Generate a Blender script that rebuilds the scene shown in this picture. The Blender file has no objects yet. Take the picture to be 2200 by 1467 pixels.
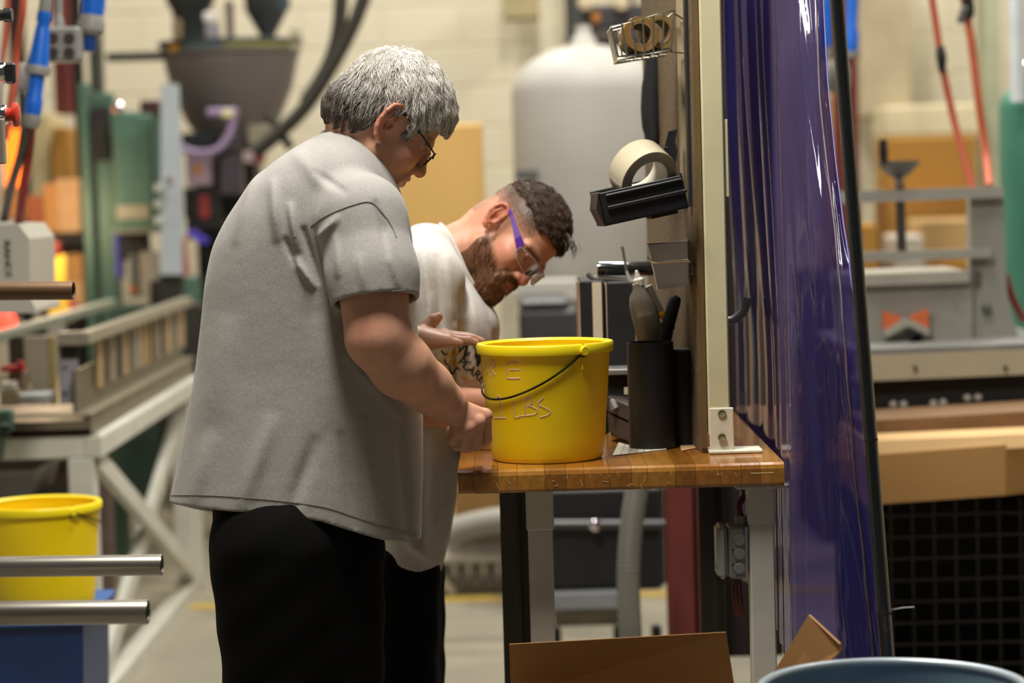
import bpy, bmesh, math, random
import numpy as np
from mathutils import Vector, Matrix
random.seed(7)
rng = np.random.default_rng(7)
PI = math.pi
scene = bpy.context.scene
col = scene.collection

# ---------------------------------------------------------------- camera
FPX = 2200 * 85.0 / 36.0            # focal length in pixels of the 2200x1467 frame
CX, CY = 1100.0, 733.5
CAMZ = 1.5
PITCH = math.atan((CY - 400.0) / FPX)
ROLL = math.radians(1.6)
CAM = Vector((0, 0, CAMZ))
FW = Vector((0, math.cos(PITCH), -math.sin(PITCH)))
_r0 = Vector((1, 0, 0)); _u0 = Vector((0, math.sin(PITCH), math.cos(PITCH)))
RT = _r0 * math.cos(ROLL) - _u0 * math.sin(ROLL)
DN = -(_u0 * math.cos(ROLL) + _r0 * math.sin(ROLL))
cam_data = bpy.data.cameras.new('camera')
cam_data.lens = 85.0; cam_data.sensor_width = 36.0; cam_data.sensor_fit = 'HORIZONTAL'
cam_data.clip_start = 0.05; cam_data.clip_end = 200
cam_data.dof.use_dof = True; cam_data.dof.focus_distance = 4.58; cam_data.dof.aperture_fstop = 2.3
cam = bpy.data.objects.new('camera', cam_data); col.objects.link(cam)
cam.matrix_world = Matrix(((RT.x, -DN.x, -FW.x, CAM.x), (RT.y, -DN.y, -FW.y, CAM.y), (RT.z, -DN.z, -FW.z, CAM.z), (0, 0, 0, 1)))
scene.camera = cam

# ---------------------------------------------------------------- world, lamps, exposure
vs = scene.view_settings
vs.view_transform = 'Standard'; vs.look = 'None'; vs.gamma = 1.0; vs.use_curve_mapping = False
vs.exposure = 0.15
world = bpy.data.worlds.new('hall_ambient'); scene.world = world; world.use_nodes = True
wb = world.node_tree.nodes['Background']; wb.inputs[0].default_value = (1.0, 0.95, 0.88, 1); wb.inputs[1].default_value = 0.06
def high_bay(x, y, z, w, l, energy, color=(1.0, 0.945, 0.86)):
    ld = bpy.data.lights.new('high_bay_lamp', 'AREA'); ld.shape = 'RECTANGLE'; ld.size = w; ld.size_y = l
    ld.energy = energy; ld.color = color
    o = bpy.data.objects.new('high_bay_lamp', ld); col.objects.link(o); o.location = (x, y, z)
    return o
# ceiling lamps of the hall and one added for the back wall, the ones nearest the workbench first
high_bay(-0.35, 3.85, 3.6, 0.4, 0.9, 98)
high_bay(0.5, 5.6, 4.5, 0.5, 1.2, 50)
high_bay(-2.4, 7.4, 4.8, 0.6, 1.2, 30)
high_bay(-3.4, 10.2, 4.8, 0.6, 1.2, 42)
high_bay(0.3, 7.8, 4.8, 0.6, 1.2, 130)
high_bay(-0.7, 10.7, 4.8, 0.6, 1.2, 80)  # extra unseen lamp added to brighten the middle of the back wall
high_bay(2.6, 6.8, 4.8, 0.6, 1.2, 60)
high_bay(3.0, 10.2, 4.8, 0.6, 1.2, 95)

def P(px, py, d):
    px, py, d = float(px), float(py), float(d)
    return CAM + d * (FW + ((px - CX) * RT + (py - CY) * DN) / FPX)
def onz(px, py, z):
    dirv = FW + ((px - CX) * RT + (py - CY) * DN) / FPX
    return CAM + dirv * ((z - CAMZ) / dirv.z)
def depth_of(p): return (Vector(p) - CAM).dot(FW)

# ---------------------------------------------------------------- materials
def lin(hexs):
    h = hexs.lstrip('#'); c = [int(h[i:i+2], 16) / 255 for i in (0, 2, 4)]
    return tuple((x / 12.92 if x <= 0.04045 else ((x + 0.055) / 1.055) ** 2.4) for x in c)
MATS = {}
def M(name, hexs, rough=0.5, metal=0.0, var=0.12, scale=6.0, bump=0.0, bscale=60.0, spec=0.5, coat=0.0, stretch=None, second=None, wear=0.0, trans=0.0, alpha=1.0, detail=4.0):
    """procedural principled material: noise-modulated colour + optional second colour patches + fine bump"""
    if name in MATS: return MATS[name]
    m = bpy.data.materials.new(name); m.use_nodes = True; MATS[name] = m
    nt = m.node_tree; N = nt.nodes; L = nt.links
    b = N['Principled BSDF']
    c = lin(hexs)
    tc = N.new('ShaderNodeTexCoord'); vec = tc.outputs['Object']
    if stretch:
        mp = N.new('ShaderNodeMapping'); mp.inputs['Scale'].default_value = stretch; L.new(vec, mp.inputs[0]); vec = mp.outputs[0]
    n1 = N.new('ShaderNodeTexNoise'); n1.inputs['Scale'].default_value = scale; n1.inputs['Detail'].default_value = detail; L.new(vec, n1.inputs['Vector'])
    r1 = N.new('ShaderNodeValToRGB'); L.new(n1.outputs['Fac'], r1.inputs[0])
    r1.color_ramp.elements[0].position = 0.3; r1.color_ramp.elements[1].position = 0.7
    r1.color_ramp.elements[0].color = tuple(x * (1 - var) for x in c) + (1,)
    r1.color_ramp.elements[1].color = tuple(min(1, x * (1 + var)) for x in c) + (1,)
    out = r1.outputs[0]
    if second:
        n2 = N.new('ShaderNodeTexNoise'); n2.inputs['Scale'].default_value = scale * 0.6; n2.inputs['Detail'].default_value = 6; n2.inputs['Roughness'].default_value = 0.7
        L.new(vec, n2.inputs['Vector'])
        r2 = N.new('ShaderNodeValToRGB'); L.new(n2.outputs['Fac'], r2.inputs[0])
        r2.color_ramp.elements[0].position = 0.62 - wear * 0.25; r2.color_ramp.elements[1].position = 0.72 - wear * 0.25
        mx = N.new('ShaderNodeMixRGB'); L.new(r2.outputs[0], mx.inputs[0]); L.new(out, mx.inputs[1]); mx.inputs[2].default_value = lin(second) + (1,)
        out = mx.outputs[0]
    L.new(out, b.inputs['Base Color'])
    b.inputs['Roughness'].default_value = rough; b.inputs['Metallic'].default_value = metal
    b.inputs['Specular IOR Level'].default_value = spec
    b.inputs['Coat Weight'].default_value = coat
    if trans: b.inputs['Transmission Weight'].default_value = trans
    if alpha < 1: b.inputs['Alpha'].default_value = alpha
    if bump:
        n3 = N.new('ShaderNodeTexNoise'); n3.inputs['Scale'].default_value = bscale; n3.inputs['Detail'].default_value = 3; L.new(vec, n3.inputs['Vector'])
        bp = N.new('ShaderNodeBump'); bp.inputs['Strength'].default_value = bump; bp.inputs['Distance'].default_value = 0.002
        L.new(n3.outputs['Fac'], bp.inputs['Height']); L.new(bp.outputs[0], b.inputs['Normal'])
    return m
def glow(name, hexs, strength):
    if name in MATS: return MATS[name]
    m = bpy.data.materials.new(name); m.use_nodes = True; MATS[name] = m
    b = m.node_tree.nodes['Principled BSDF']; c = lin(hexs)
    b.inputs['Base Color'].default_value = c + (1,); b.inputs['Emission Color'].default_value = c + (1,); b.inputs['Emission Strength'].default_value = strength
    return m
def clear_plastic(name, tint, amount=0.75, rough=0.08):
    """thin see-through plastic: tinted transparent + glossy by fresnel + a little milky diffuse"""
    if name in MATS: return MATS[name]
    m = bpy.data.materials.new(name); m.use_nodes = True; MATS[name] = m
    nt = m.node_tree; N = nt.nodes; L = nt.links; N.remove(N['Principled BSDF'])
    out = N['Material Output']; c = lin(tint)
    tr = N.new('ShaderNodeBsdfTransparent'); tr.inputs[0].default_value = c + (1,)
    df = N.new('ShaderNodeBsdfDiffuse'); df.inputs[0].default_value = c + (1,)
    gl = N.new('ShaderNodeBsdfGlossy'); gl.inputs['Roughness'].default_value = rough
    fr = N.new('ShaderNodeFresnel'); fr.inputs[0].default_value = 1.45
    m1 = N.new('ShaderNodeMixShader'); m1.inputs[0].default_value = amount; L.new(df.outputs[0], m1.inputs[1]); L.new(tr.outputs[0], m1.inputs[2])
    m2 = N.new('ShaderNodeMixShader'); L.new(fr.outputs[0], m2.inputs[0]); L.new(m1.outputs[0], m2.inputs[1]); L.new(gl.outputs[0], m2.inputs[2])
    L.new(m2.outputs[0], out.inputs[0])
    return m

# ---------------------------------------------------------------- objects
def tag(o, label=None, cat=None, group=None, kind=None):
    if label: o['label'] = label
    if cat: o['category'] = cat
    if group: o['group'] = group
    if kind: o['kind'] = kind
    return o
def empty(name, loc, label=None, cat=None, group=None):
    o = bpy.data.objects.new(name, None); col.objects.link(o); o.location = loc; o.empty_display_size = 0.05
    return tag(o, label, cat, group)
def wloc(o):
    v = Vector(o.location)
    while o.parent: o = o.parent; v = v + Vector(o.location)
    return v
def link_mesh(name, verts, faces, mat, parent=None, smooth=False, label=None, autosmooth=False):
    V = np.asarray([tuple(v) for v in verts] if not isinstance(verts, np.ndarray) else verts, dtype=np.float64)
    lo, hi = V.min(0), V.max(0)
    base = np.array([(lo[0] + hi[0]) / 2, (lo[1] + hi[1]) / 2, lo[2]])
    me = bpy.data.meshes.new(name)
    me.from_pydata((V - base).tolist(), [], faces if not isinstance(faces, np.ndarray) else faces.tolist())
    me.update()
    if smooth: me.polygons.foreach_set('use_smooth', [True] * len(me.polygons))
    if autosmooth: me.set_sharp_from_angle(angle=math.radians(38))
    if mat: me.materials.append(mat)
    o = bpy.data.objects.new(name, me); col.objects.link(o)
    if parent is not None:
        o.parent = parent; o.location = Vector(base) - wloc(parent)
    else:
        o.location = base
    if label: o['label'] = label
    return o
def dup(root, delta, label=None, group=None):
    r = root.copy(); col.objects.link(r); r.location = Vector(root.location) + Vector(delta)
    if label: r['label'] = label
    if group: r['group'] = group
    for ch in list(root.children):
        c = ch.copy(); col.objects.link(c); c.parent = r
        for g in list(ch.children):
            e = g.copy(); col.objects.link(e); e.parent = c
    return r

class MB:
    """collects primitive shapes (world coordinates, optional transform) and links them as ONE mesh"""
    def __init__(s, xf=None): s.v = []; s.f = []; s.xf = xf
    def add(s, verts, faces):
        n = len(s.v)
        for p in verts:
            p = Vector(p); s.v.append(s.xf @ p if s.xf else p)
        s.f += [[i + n for i in f] for f in faces]
        return s
    def box(s, c, size, b=0.0, rot=None):
        hx, hy, hz = (q / 2 for q in size); b = min(b, 0.45 * min(size)); c = Vector(c)
        if b <= 0:
            pts = [Vector((x, y, z)) for x in (-hx, hx) for y in (-hy, hy) for z in (-hz, hz)]
            fs = [[0, 1, 3, 2], [4, 6, 7, 5], [0, 4, 5, 1], [2, 3, 7, 6], [0, 2, 6, 4], [1, 5, 7, 3]]
        else:
            bm = bmesh.new()
            for sx in (-1, 1):
                for sy in (-1, 1):
                    for sz in (-1, 1):
                        bm.verts.new((sx * hx, sy * (hy - b), sz * (hz - b))); bm.verts.new((sx * (hx - b), sy * hy, sz * (hz - b))); bm.verts.new((sx * (hx - b), sy * (hy - b), sz * hz))
            r = bmesh.ops.convex_hull(bm, input=bm.verts)
            bmesh.ops.dissolve_limit(bm, angle_limit=0.01, verts=bm.verts, edges=bm.edges)
            bm.verts.index_update(); pts = [v.co.copy() for v in bm.verts]; fs = [[v.index for v in f.verts] for f in bm.faces]; bm.free()
        if rot is not None: pts = [rot @ p for p in pts]
        return s.add([p + c for p in pts], fs)
    def tube(s, path, r, n=10, cap=True, closed=False):
        path = [Vector(p) for p in path]; m = len(path); rr = r if hasattr(r, '__len__') else [r] * m
        vs_, fs = [], []; prev = None
        for i, p in enumerate(path):
            if closed: t = path[(i + 1) % m] - path[i - 1]
            else: t = path[min(i + 1, m - 1)] - path[max(i - 1, 0)]
            t.normalize()
            if prev is None:
                a = Vector((0, 0, 1)) if abs(t.z) < 0.9 else Vector((1, 0, 0)); u = t.cross(a).normalized()
            else:
                u = (prev - t * prev.dot(t)); u = u.normalized() if u.length > 1e-6 else t.orthogonal().normalized()
            prev = u; w = t.cross(u)
            for k in range(n):
                an = 2 * PI * k / n; vs_.append(p + (u * math.cos(an) + w * math.sin(an)) * rr[i])
        for i in range(m if closed else m - 1):
            for k in range(n):
                a, b_ = i * n + k, i * n + (k + 1) % n; c_, d_ = ((i + 1) % m) * n + (k + 1) % n, ((i + 1) % m) * n + k
                fs.append([a, b_, c_, d_])
        if cap and not closed: fs += [list(range(n))[::-1], [(m - 1) * n + k for k in range(n)]]
        return s.add(vs_, fs)
    def cyl(s, a, b, r, n=20, cap=True): return s.tube([a, b], r, n, cap)
    def lathe(s, origin, prof, n=40, axis=(0, 0, 1), closed=False, cap=True):
        """prof: list of (radius, height)"""
        ax = Vector(axis).normalized(); u = ax.orthogonal().normalized() if abs(ax.z) < 0.99 else Vector((1, 0, 0)); w = ax.cross(u); o = Vector(origin); m = len(prof)
        vs_ = [o + ax * h + (u * math.cos(2 * PI * k / n) + w * math.sin(2 * PI * k / n)) * r for r, h in prof for k in range(n)]
        fs = []
        for i in range(m if closed else m - 1):
            j = (i + 1) % m
            for k in range(n): fs.append([i * n + k, i * n + (k + 1) % n, j * n + (k + 1) % n, j * n + k])
        if cap and not closed: fs += [list(range(n))[::-1], [(m - 1) * n + k for k in range(n)]]
        return s.add(vs_, fs)
    def prism(s, poly, d):
        """closed polygon (3-D points) extruded by vector d"""
        d = Vector(d); n = len(poly); a = [Vector(p) for p in poly]
        fs = [list(range(n))[::-1], [n + i for i in range(n)]] + [[i, (i + 1) % n, n + (i + 1) % n, n + i] for i in range(n)]
        return s.add(a + [p + d for p in a], fs)
    def grid(s, rows):
        m, n = len(rows), len(rows[0])
        return s.add([p for r in rows for p in r], [[i * n + j, i * n + j + 1, (i + 1) * n + j + 1, (i + 1) * n + j] for i in range(m - 1) for j in range(n - 1)])
    def build(s, name, mat, parent=None, smooth=False, label=None):
        bm = bmesh.new(); vv = [bm.verts.new(p) for p in s.v]
        for f in s.f:
            try: bm.faces.new([vv[i] for i in f])
            except ValueError: pass
        bmesh.ops.recalc_face_normals(bm, faces=bm.faces)
        bm.verts.index_update()
        V = [v.co.copy() for v in bm.verts]; F = [[v.index for v in f.verts] for f in bm.faces]; bm.free()
        return link_mesh(name, V, F, mat, parent, smooth=smooth, label=label, autosmooth=smooth)
def one(name, mb, mat, label, cat, group=None, kind=None, smooth=False):
    return tag(mb.build(name, mat, None, smooth), label, cat, group, kind)
def bez(pts, n=24):
    """Catmull-Rom through points"""
    pts = [Vector(p) for p in pts]; q = [pts[0]] + pts + [pts[-1]]; out = []
    for i in range(1, len(q) - 2):
        for k in range(n):
            t = k / n; a, b, c, d = q[i-1], q[i], q[i+1], q[i+2]
            out.append(0.5 * ((2*b) + (c-a)*t + (2*a-5*b+4*c-d)*t*t + (3*b-a-3*c+d)*t**3))
    out.append(pts[-1]); return out
def pbox(x0, y0, x1, y1, d, t, b=0.0, mb=None, yaw=0.0):
    """upright world-aligned box whose front face spans the given pixels at depth d; t metres deep (away from the camera)"""
    c = P((x0 + x1) / 2, (y0 + y1) / 2, d); s_ = d / FPX
    mb = mb or MB(); R_ = Matrix.Rotation(yaw, 3, 'Z')
    return mb.box(c + R_ @ Vector((0, t / 2, 0)), (abs(x1 - x0) * s_, t, abs(y1 - y0) * s_), b, R_)
def text_mesh(s, size, extrude=0.0):
    cu = bpy.data.curves.new('t', 'FONT'); cu.body = s; cu.size = size; cu.extrude = extrude; cu.align_x = 'CENTER'; cu.align_y = 'CENTER'; cu.resolution_u = 3; cu.offset = size * 0.018
    ob = bpy.data.objects.new('t', cu); col.objects.link(ob); dg = bpy.context.evaluated_depsgraph_get(); me = bpy.data.meshes.new_from_object(ob.evaluated_get(dg))
    V = [v.co.copy() for v in me.vertices]; F = [list(p.vertices) for p in me.polygons]
    bpy.data.objects.remove(ob); bpy.data.curves.remove(cu); bpy.data.meshes.remove(me)
    return V, F

# ---------------------------------------------------------------- implicit surfaces for bodies (numpy surface nets)
def smin(a, b, k):
    h = np.clip(0.5 + 0.5 * (b - a) / k, 0, 1); return b + (a - b) * h - k * h * (1 - h)
def smax(a, b, k): return -smin(-a, -b, k)
def cone(p, a, b, ra, rb):
    a = np.asarray(a, np.float32); b = np.asarray(b, np.float32); ba = b - a
    t = np.clip(((p - a) @ ba) / max(1e-9, float(ba @ ba)), 0, 1)
    return np.linalg.norm(p - a - t[:, None] * ba, axis=1) - (ra + (rb - ra) * t)
def chain(p, pts, rad, k):
    d = None
    for i in range(len(pts) - 1):
        e = cone(p, pts[i], pts[i+1], rad[i], rad[i+1]); d = e if d is None else smin(d, e, k)
    return d
def ell(p, c, r, B=None):
    q = p - np.asarray(c, np.float32)
    if B is not None: q = q @ np.asarray(B, np.float32).T
    r = np.asarray(r, np.float32); k0 = np.linalg.norm(q / r, axis=1); k1 = np.linalg.norm(q / (r * r), axis=1)
    return np.where(k1 > 1e-9, k0 * (k0 - 1) / np.maximum(k1, 1e-9), -float(r.min()))
def nets(fn, lo, hi, h, coarse=4, margin=2.6):
    lo = np.asarray(lo, float); hi = np.asarray(hi, float)
    n = np.ceil((hi - lo) / h / coarse).astype(int) * coarse + 1
    ax = [lo[i] + h * np.arange(n[i]) for i in range(3)]
    cax = [a[::coarse] for a in ax]
    G = np.stack(np.meshgrid(*cax, indexing='ij'), -1).reshape(-1, 3).astype(np.float32)
    cd = fn(G).reshape([len(a) for a in cax])
    near = np.abs(cd) < h * coarse * margin
    blk = np.zeros([s - 1 for s in near.shape], bool)
    for i in (0, 1):
        for j in (0, 1):
            for k in (0, 1):
                blk |= near[i:near.shape[0]-1+i, j:near.shape[1]-1+j, k:near.shape[2]-1+k]
    val = np.repeat(np.repeat(np.repeat(cd, coarse, 0), coarse, 1), coarse, 2)[:n[0], :n[1], :n[2]].astype(np.float32)
    act = np.zeros(n, bool)
    bi = np.argwhere(blk) * coarse
    for i in range(coarse + 1):
        for j in range(coarse + 1):
            for k in range(coarse + 1):
                act[bi[:, 0] + i, bi[:, 1] + j, bi[:, 2] + k] = True
    idx = np.argwhere(act)
    pts = np.stack([ax[0][idx[:, 0]], ax[1][idx[:, 1]], ax[2][idx[:, 2]]], -1).astype(np.float32)
    out = np.empty(len(pts), np.float32)
    for s0 in range(0, len(pts), 400000): out[s0:s0+400000] = fn(pts[s0:s0+400000])
    val[act] = out
    ins = val < 0
    c = [ins[i:n[0]-1+i, j:n[1]-1+j, k:n[2]-1+k] for i in (0, 1) for j in (0, 1) for k in (0, 1)]
    cnt = sum(x.astype(np.int8) for x in c)
    cell = np.argwhere((cnt > 0) & (cnt < 8))
    offs = np.array([(i, j, k) for i in (0, 1) for j in (0, 1) for k in (0, 1)])
    cv = np.stack([val[cell[:, 0]+o[0], cell[:, 1]+o[1], cell[:, 2]+o[2]] for o in offs], 1)
    acc = np.zeros((len(cell), 3)); num = np.zeros(len(cell))
    for a in range(8):
        for b in range(a + 1, 8):
            if np.abs(offs[a] - offs[b]).sum() != 1: continue
            m = (cv[:, a] < 0) != (cv[:, b] < 0)
            t = np.where(m, cv[:, a] / np.where(m, cv[:, a] - cv[:, b], 1), 0)
            acc += m[:, None] * (offs[a] + t[:, None] * (offs[b] - offs[a])); num += m
    V = lo + h * (cell + acc / num[:, None])
    vid = -np.ones(n - 1, np.int64); vid[tuple(cell.T)] = np.arange(len(cell))
    F = []
    for a in range(3):
        sl0 = [slice(None)] * 3; sl1 = [slice(None)] * 3; sl0[a] = slice(0, n[a]-1); sl1[a] = slice(1, n[a])
        s0, s1 = ins[tuple(sl0)], ins[tuple(sl1)]
        e = np.argwhere(s0 != s1); b, cc = (a + 1) % 3, (a + 2) % 3
        ok = (e[:, b] > 0) & (e[:, cc] > 0) & (e[:, b] < n[b]-1) & (e[:, cc] < n[cc]-1); e = e[ok]
        fl = s0[tuple(e.T)]
        def g(db, dc):
            q = e.copy(); q[:, b] -= db; q[:, cc] -= dc; return vid[tuple(q.T)]
        q = np.stack([g(1, 1), g(0, 1), g(0, 0), g(1, 0)], 1)
        q[~fl] = q[~fl][:, ::-1]
        F.append(q)
    return V, np.concatenate(F)
class Frame:
    """rigid frame: u right, v down, w away (units = pixels at the reference plane, i.e. depth/FPX metres)"""
    def __init__(s, u0, v0, d): s.s = d / FPX; s.o = P(u0, v0, d); s.u0, s.v0 = u0, v0; s.A = np.array([list(RT), list(DN), list(FW)]) * s.s
    def __call__(s, V):
        V = np.asarray(V, float) - np.array([s.u0, s.v0, 0.0]); return V @ s.A + np.array(s.o)
    def pt(s, u, v, w): return Vector(s(np.array([[u, v, w]]))[0])
# ================================================================ the setting
m_floor = M('floor_concrete', '#8f8978', 0.55, var=0.16, scale=1.6, bump=0.15, bscale=14, second='#787466', wear=0.2)
m_block = M('painted_block', '#d8d0b8', 0.75, var=0.04, scale=2.0, bump=0.25, bscale=30)
m_mortar = M('painted_mortar', '#d2c9b0', 0.85, var=0.05)
m_yline = M('floor_yellow_line', '#b89a38', 0.6, var=0.2, scale=9, second='#8f8567', wear=0.3)
floor_o = tag(MB().box((0, 8, -0.05), (26, 30, 0.1)).build('floor', m_floor), kind='structure')
WALLY = 12.0
wall = tag(MB().box((0, WALLY + 0.15, 2.75), (18, 0.28, 5.5)).build('wall_back', m_mortar), kind='structure')
tag(MB().box((-6.2, 6.5, 2.75), (0.2, 12, 5.5)).build('wall_left', m_block), kind='structure')
tag(MB().box((6.2, 6.5, 2.75), (0.2, 12, 5.5)).build('wall_right', m_block), kind='structure')
blk = None
for r in range(13):
    for c in range(17):
        x = -3.4 + 0.4 * c + (0.2 if r % 2 else 0); z = 0.5 + 0.2 * r
        if blk is None:
            blk = MB().box((x, WALLY + 0.020, z), (0.393, 0.03, 0.193), 0.005).build('block', m_block, wall); z0 = (x, z)
        else:
            o = blk.copy(); col.objects.link(o); o.parent = wall; o.location = Vector(blk.location) + Vector((x - z0[0], 0, z - z0[1]))
ln = onz(1000, 1288, 0)
tag(MB().box((0.4, ln.y, 0.002), (3.2, 0.10, 0.004)).build('floor_line', m_yline, floor_o))

m_cream = M('cream_paint', '#d3cca6', 0.45, var=0.06, scale=12, second='#a09a80', wear=-0.1, bump=0.08)
m_white = M('white_paint', '#cdcabd', 0.5, var=0.08, scale=9, second='#97958b', wear=-0.05, bump=0.08)
m_black = M('black_plastic', '#17171a', 0.42, var=0.25, scale=20, bump=0.05)
m_blackm = M('black_matte', '#101012', 0.7, var=0.3, scale=20)
m_steel = M('dull_steel', '#8f8c84', 0.36, metal=0.85, var=0.12, scale=14, stretch=(1, 12, 12))
m_chrome = M('bright_wire', '#c9c3ae', 0.22, metal=0.95, var=0.05)
m_grey = M('grey_paint', '#8d8c86', 0.5, var=0.1, scale=7, second='#6a6a66', wear=0.0, bump=0.1)
m_card = M('cardboard', '#b98d58', 0.8, var=0.06, scale=9, bump=0.12, bscale=25)
m_carddark = M('cardboard_edge', '#9a7343', 0.85, var=0.1)
m_maroon = M('maroon_steel', '#6d302b', 0.5, var=0.15, scale=6, second='#7d5547', wear=-0.1)

# ================================================================ workbench
ZT = P(1330, 1003, 4.55).z
fy = P(1330, 1003, 4.55).y
xl = onz(984, 1005, ZT).x; xr = onz(1680, 988, ZT).x
TH = 0.044; TLEN = 1.15
bench = empty('workbench', ((xl + xr) / 2, fy + TLEN / 2, 0), 'wooden butcher block workbench on white steel legs under the yellow bucket', 'workbench')
woods = [M('maple_%d' % i, h, 0.24, var=0.22, scale=5, stretch=(14, 1.5, 14), bump=0.12, bscale=35, coat=0.35, second=s2, wear=-0.12) for i, (h, s2) in enumerate((('#9c6524', '#714819'), ('#8b591f', '#613c17'), ('#a8742c', '#7c4f20'), ('#925f25', '#533416')))]
x = xl; k = 0
ws = [0.030, 0.046, 0.036, 0.052, 0.040, 0.034, 0.048, 0.042, 0.030, 0.052, 0.038, 0.046, 0.040, 0.036, 0.05, 0.04]
while x < xr - 0.004:
    w = min(ws[k % len(ws)], xr - x)
    if xr - (x + w) < 0.018: w = xr - x
    b = 0.0
    mb = MB()
    yf = fy + (0.008 if k == 0 else 0.0)
    # rounded nosing: profile in y-z extruded along x
    pr = [(yf + 0.010, ZT), (yf + 0.003, ZT - 0.004), (yf, ZT - 0.011), (yf + 0.001, ZT - TH + 0.006), (yf + 0.006, ZT - TH), (fy + TLEN, ZT - TH), (fy + TLEN, ZT)]
    mb.prism([(x + 0.0003, a, c) for a, c in pr], (w - 0.0006, 0, 0))
    mb.build('stave', woods[(k * 7 + k // 3) % 4], bench)
    x += w; k += 1
m_dust = M('bench_scratch', '#e6cf9c', 0.6, var=0.2)
def leg_at(px0, px1, d, mat, top, collar=True):
    c0 = P((px0 + px1) / 2, 1100, d); w = (px1 - px0) * d / FPX
    if collar:
        mb = MB().box((c0.x, c0.y, (top + P(1160, 1136, d).z) / 2), (w, w, top - P(1160, 1136, d).z), 0.003)
        mb.box((c0.x, c0.y, top - 0.004), (w * 1.9, w * 1.9, 0.006), 0.001)
        cz = P(1160, 1136, d).z
        mb.build('leg_collar', mat, bench)
        MB().box((c0.x, c0.y, cz / 2), (w * 0.9, w * 0.9, cz + 0.02), 0.003).build('leg', mat, bench)
    else:
        mb = MB(); mb.box((c0.x - w * 0.25, c0.y, top / 2), (w * 0.5, 0.012, top), 0.001).box((c0.x, c0.y + 0.03, top / 2), (0.012, 0.06, top), 0.001).box((c0.x + w * .22, c0.y + 0.05, top / 2), (w * 0.5, 0.012, top), 0.001)
        mb.build('leg', mat, bench)
leg_at(1130, 1189, 4.68, m_white, ZT - TH)
leg_at(1604, 1663, 4.62, m_white, ZT - TH)
leg_at(1074, 1140, 5.02, M('dark_channel', '#3a3731', 0.5, var=0.2, scale=10), ZT - TH, False)
leg_at(1500, 1560, 5.55, M('dark_channel', '#3a3731'), ZT - TH, False)
# cross bar and scratches on the nose of the bench top
MB().cyl((xl + 0.1, fy + 0.9, 0.25), (xr - 0.06, fy + 0.9, 0.25), 0.016, 10).build('stretcher', m_grey, bench, True)
mb = MB()
for i in range(26):
    xx = xl + 0.02 + (xr - xl - 0.04) * random.random(); zz = ZT - 0.012 - 0.028 * random.random(); l = 0.004 + 0.01 * random.random() ** 2; an = random.choice((PI / 2, PI / 2, 0.3, 0, 1.0)) + random.uniform(-.3, .3)
    mb.box((xx, fy + 0.0004, zz), (l, 0.0012, 0.0007), 0, Matrix.Rotation(an, 3, 'Y'))
mb.box((xr - 0.042, fy + 0.0006, ZT - 0.019), (0.044, 0.0012, 0.0014)); 
s = mb.build('scratches', m_dust, bench); s['kind'] = 'stuff'

# electrical box on the right leg
ebx = empty('electrical_box', P(1575, 1245, 4.6), 'grey metal outlet box fixed to the right bench leg', 'electrical box')
m_gal = M('galvanised', '#8c8c88', 0.45, metal=0.5, var=0.12, scale=18, bump=0.1)
pbox(1566, 1132, 1602, 1244, 4.6, 0.07, 0.004).build('box_body', m_gal, ebx)
pbox(1541, 1131, 1565, 1246, 4.6, 0.075, 0.008).build('cover', M('galvanised_light', '#a3a39c', 0.4, metal=0.4, var=0.1), ebx)
for yy in (1160, 1190, 1221):
    c = P(1589, yy, 4.598); MB().lathe(c, [(0.011, 0), (0.011, 0.0015), (0.009, 0.002)], 16, FW * -1).build('knockout', m_gal, ebx)
for yy in (1181, 1213):
    c = P(1574, yy, 4.5985); MB().cyl(c, c + Vector((0, -0.002, 0)), 0.002, 8).build('screw', m_black, ebx)
for yy in (1165, 1190, 1215):
    c = P(1541, yy, 4.63); MB().box(c, (0.004, 0.03, 0.014), 0.001).build('outlet_face', m_black, ebx)
MB().cyl(P(1592, 1132, 4.635), P(1592, 1108, 4.635), 0.012, 10).build('cable_clamp', m_gal, ebx, True)
MB().tube(bez([P(1592, 1110, 4.635), P(1588, 1085, 4.64), P(1600, 1062, 4.645), P(1596, 1048, 4.65)], 6), 0.006, 8).build('cable', M('red_cable', '#5a1f1c', 0.5), ebx, True)
mb = MB()
for i in range(3):
    mb.tube(bez([P(1578 + 6 * i, 1246, 4.63), P(1576 + 8 * i, 1280, 4.63), P(1584 + 7 * i, 1322, 4.63)], 5), 0.003, 6)
mb.build('loose_wires', M('red_cable', '#5a1f1c'), ebx, True)

# ================================================================ upright post, panel and what hangs on it
post = empty('upright_post', P(1550, 968, 4.72), 'tall cream painted steel upright bolted onto the bench beside blue curtain', 'post')
c = P(1545, 870, 4.72)
zb = ZT
w = 47 * 4.72 / FPX
MB().box((c.x, c.y + 0.02, (zb + 2.2) / 2 + 0.02), (w, 0.04, 2.2 - zb - 0.03), 0.003).build('post_tube', m_cream, post)
MB().box((c.x + 0.004, c.y - 0.001, zb + 0.046), (w * 1.12, 0.006, 0.088), 0.002).build('bracket', M('cream_bracket', '#dcd8c4', 0.45, var=0.08, scale=14), post)
MB().box((c.x + 0.03, c.y + 0.02, zb + 0.004), (0.105, 0.07, 0.007), 0.002).build('base_plate', M('cream_bracket', '#dcd8c4'), post)
for yy in (888, 939):
    q = P(1551, yy, 4.715); MB().lathe(q + Vector((0, 0.002, 0)), [(0.0085, 0), (0.0085, 0.0025), (0.0065, 0.003), (0.006, 0.0012)], 18, (0, -1, 0)).build('bolt_hole', M('bolt_drab', '#8f8f72', 0.5), post, True)  # bolt hole rings in one drab olive colour
MB().box((c.x + w * 0.62, c.y + 0.012, P(1560, 340, 4.72).z), (0.006, 0.012, 0.15), 0.001).build('side_strip', m_cream, post)

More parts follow.
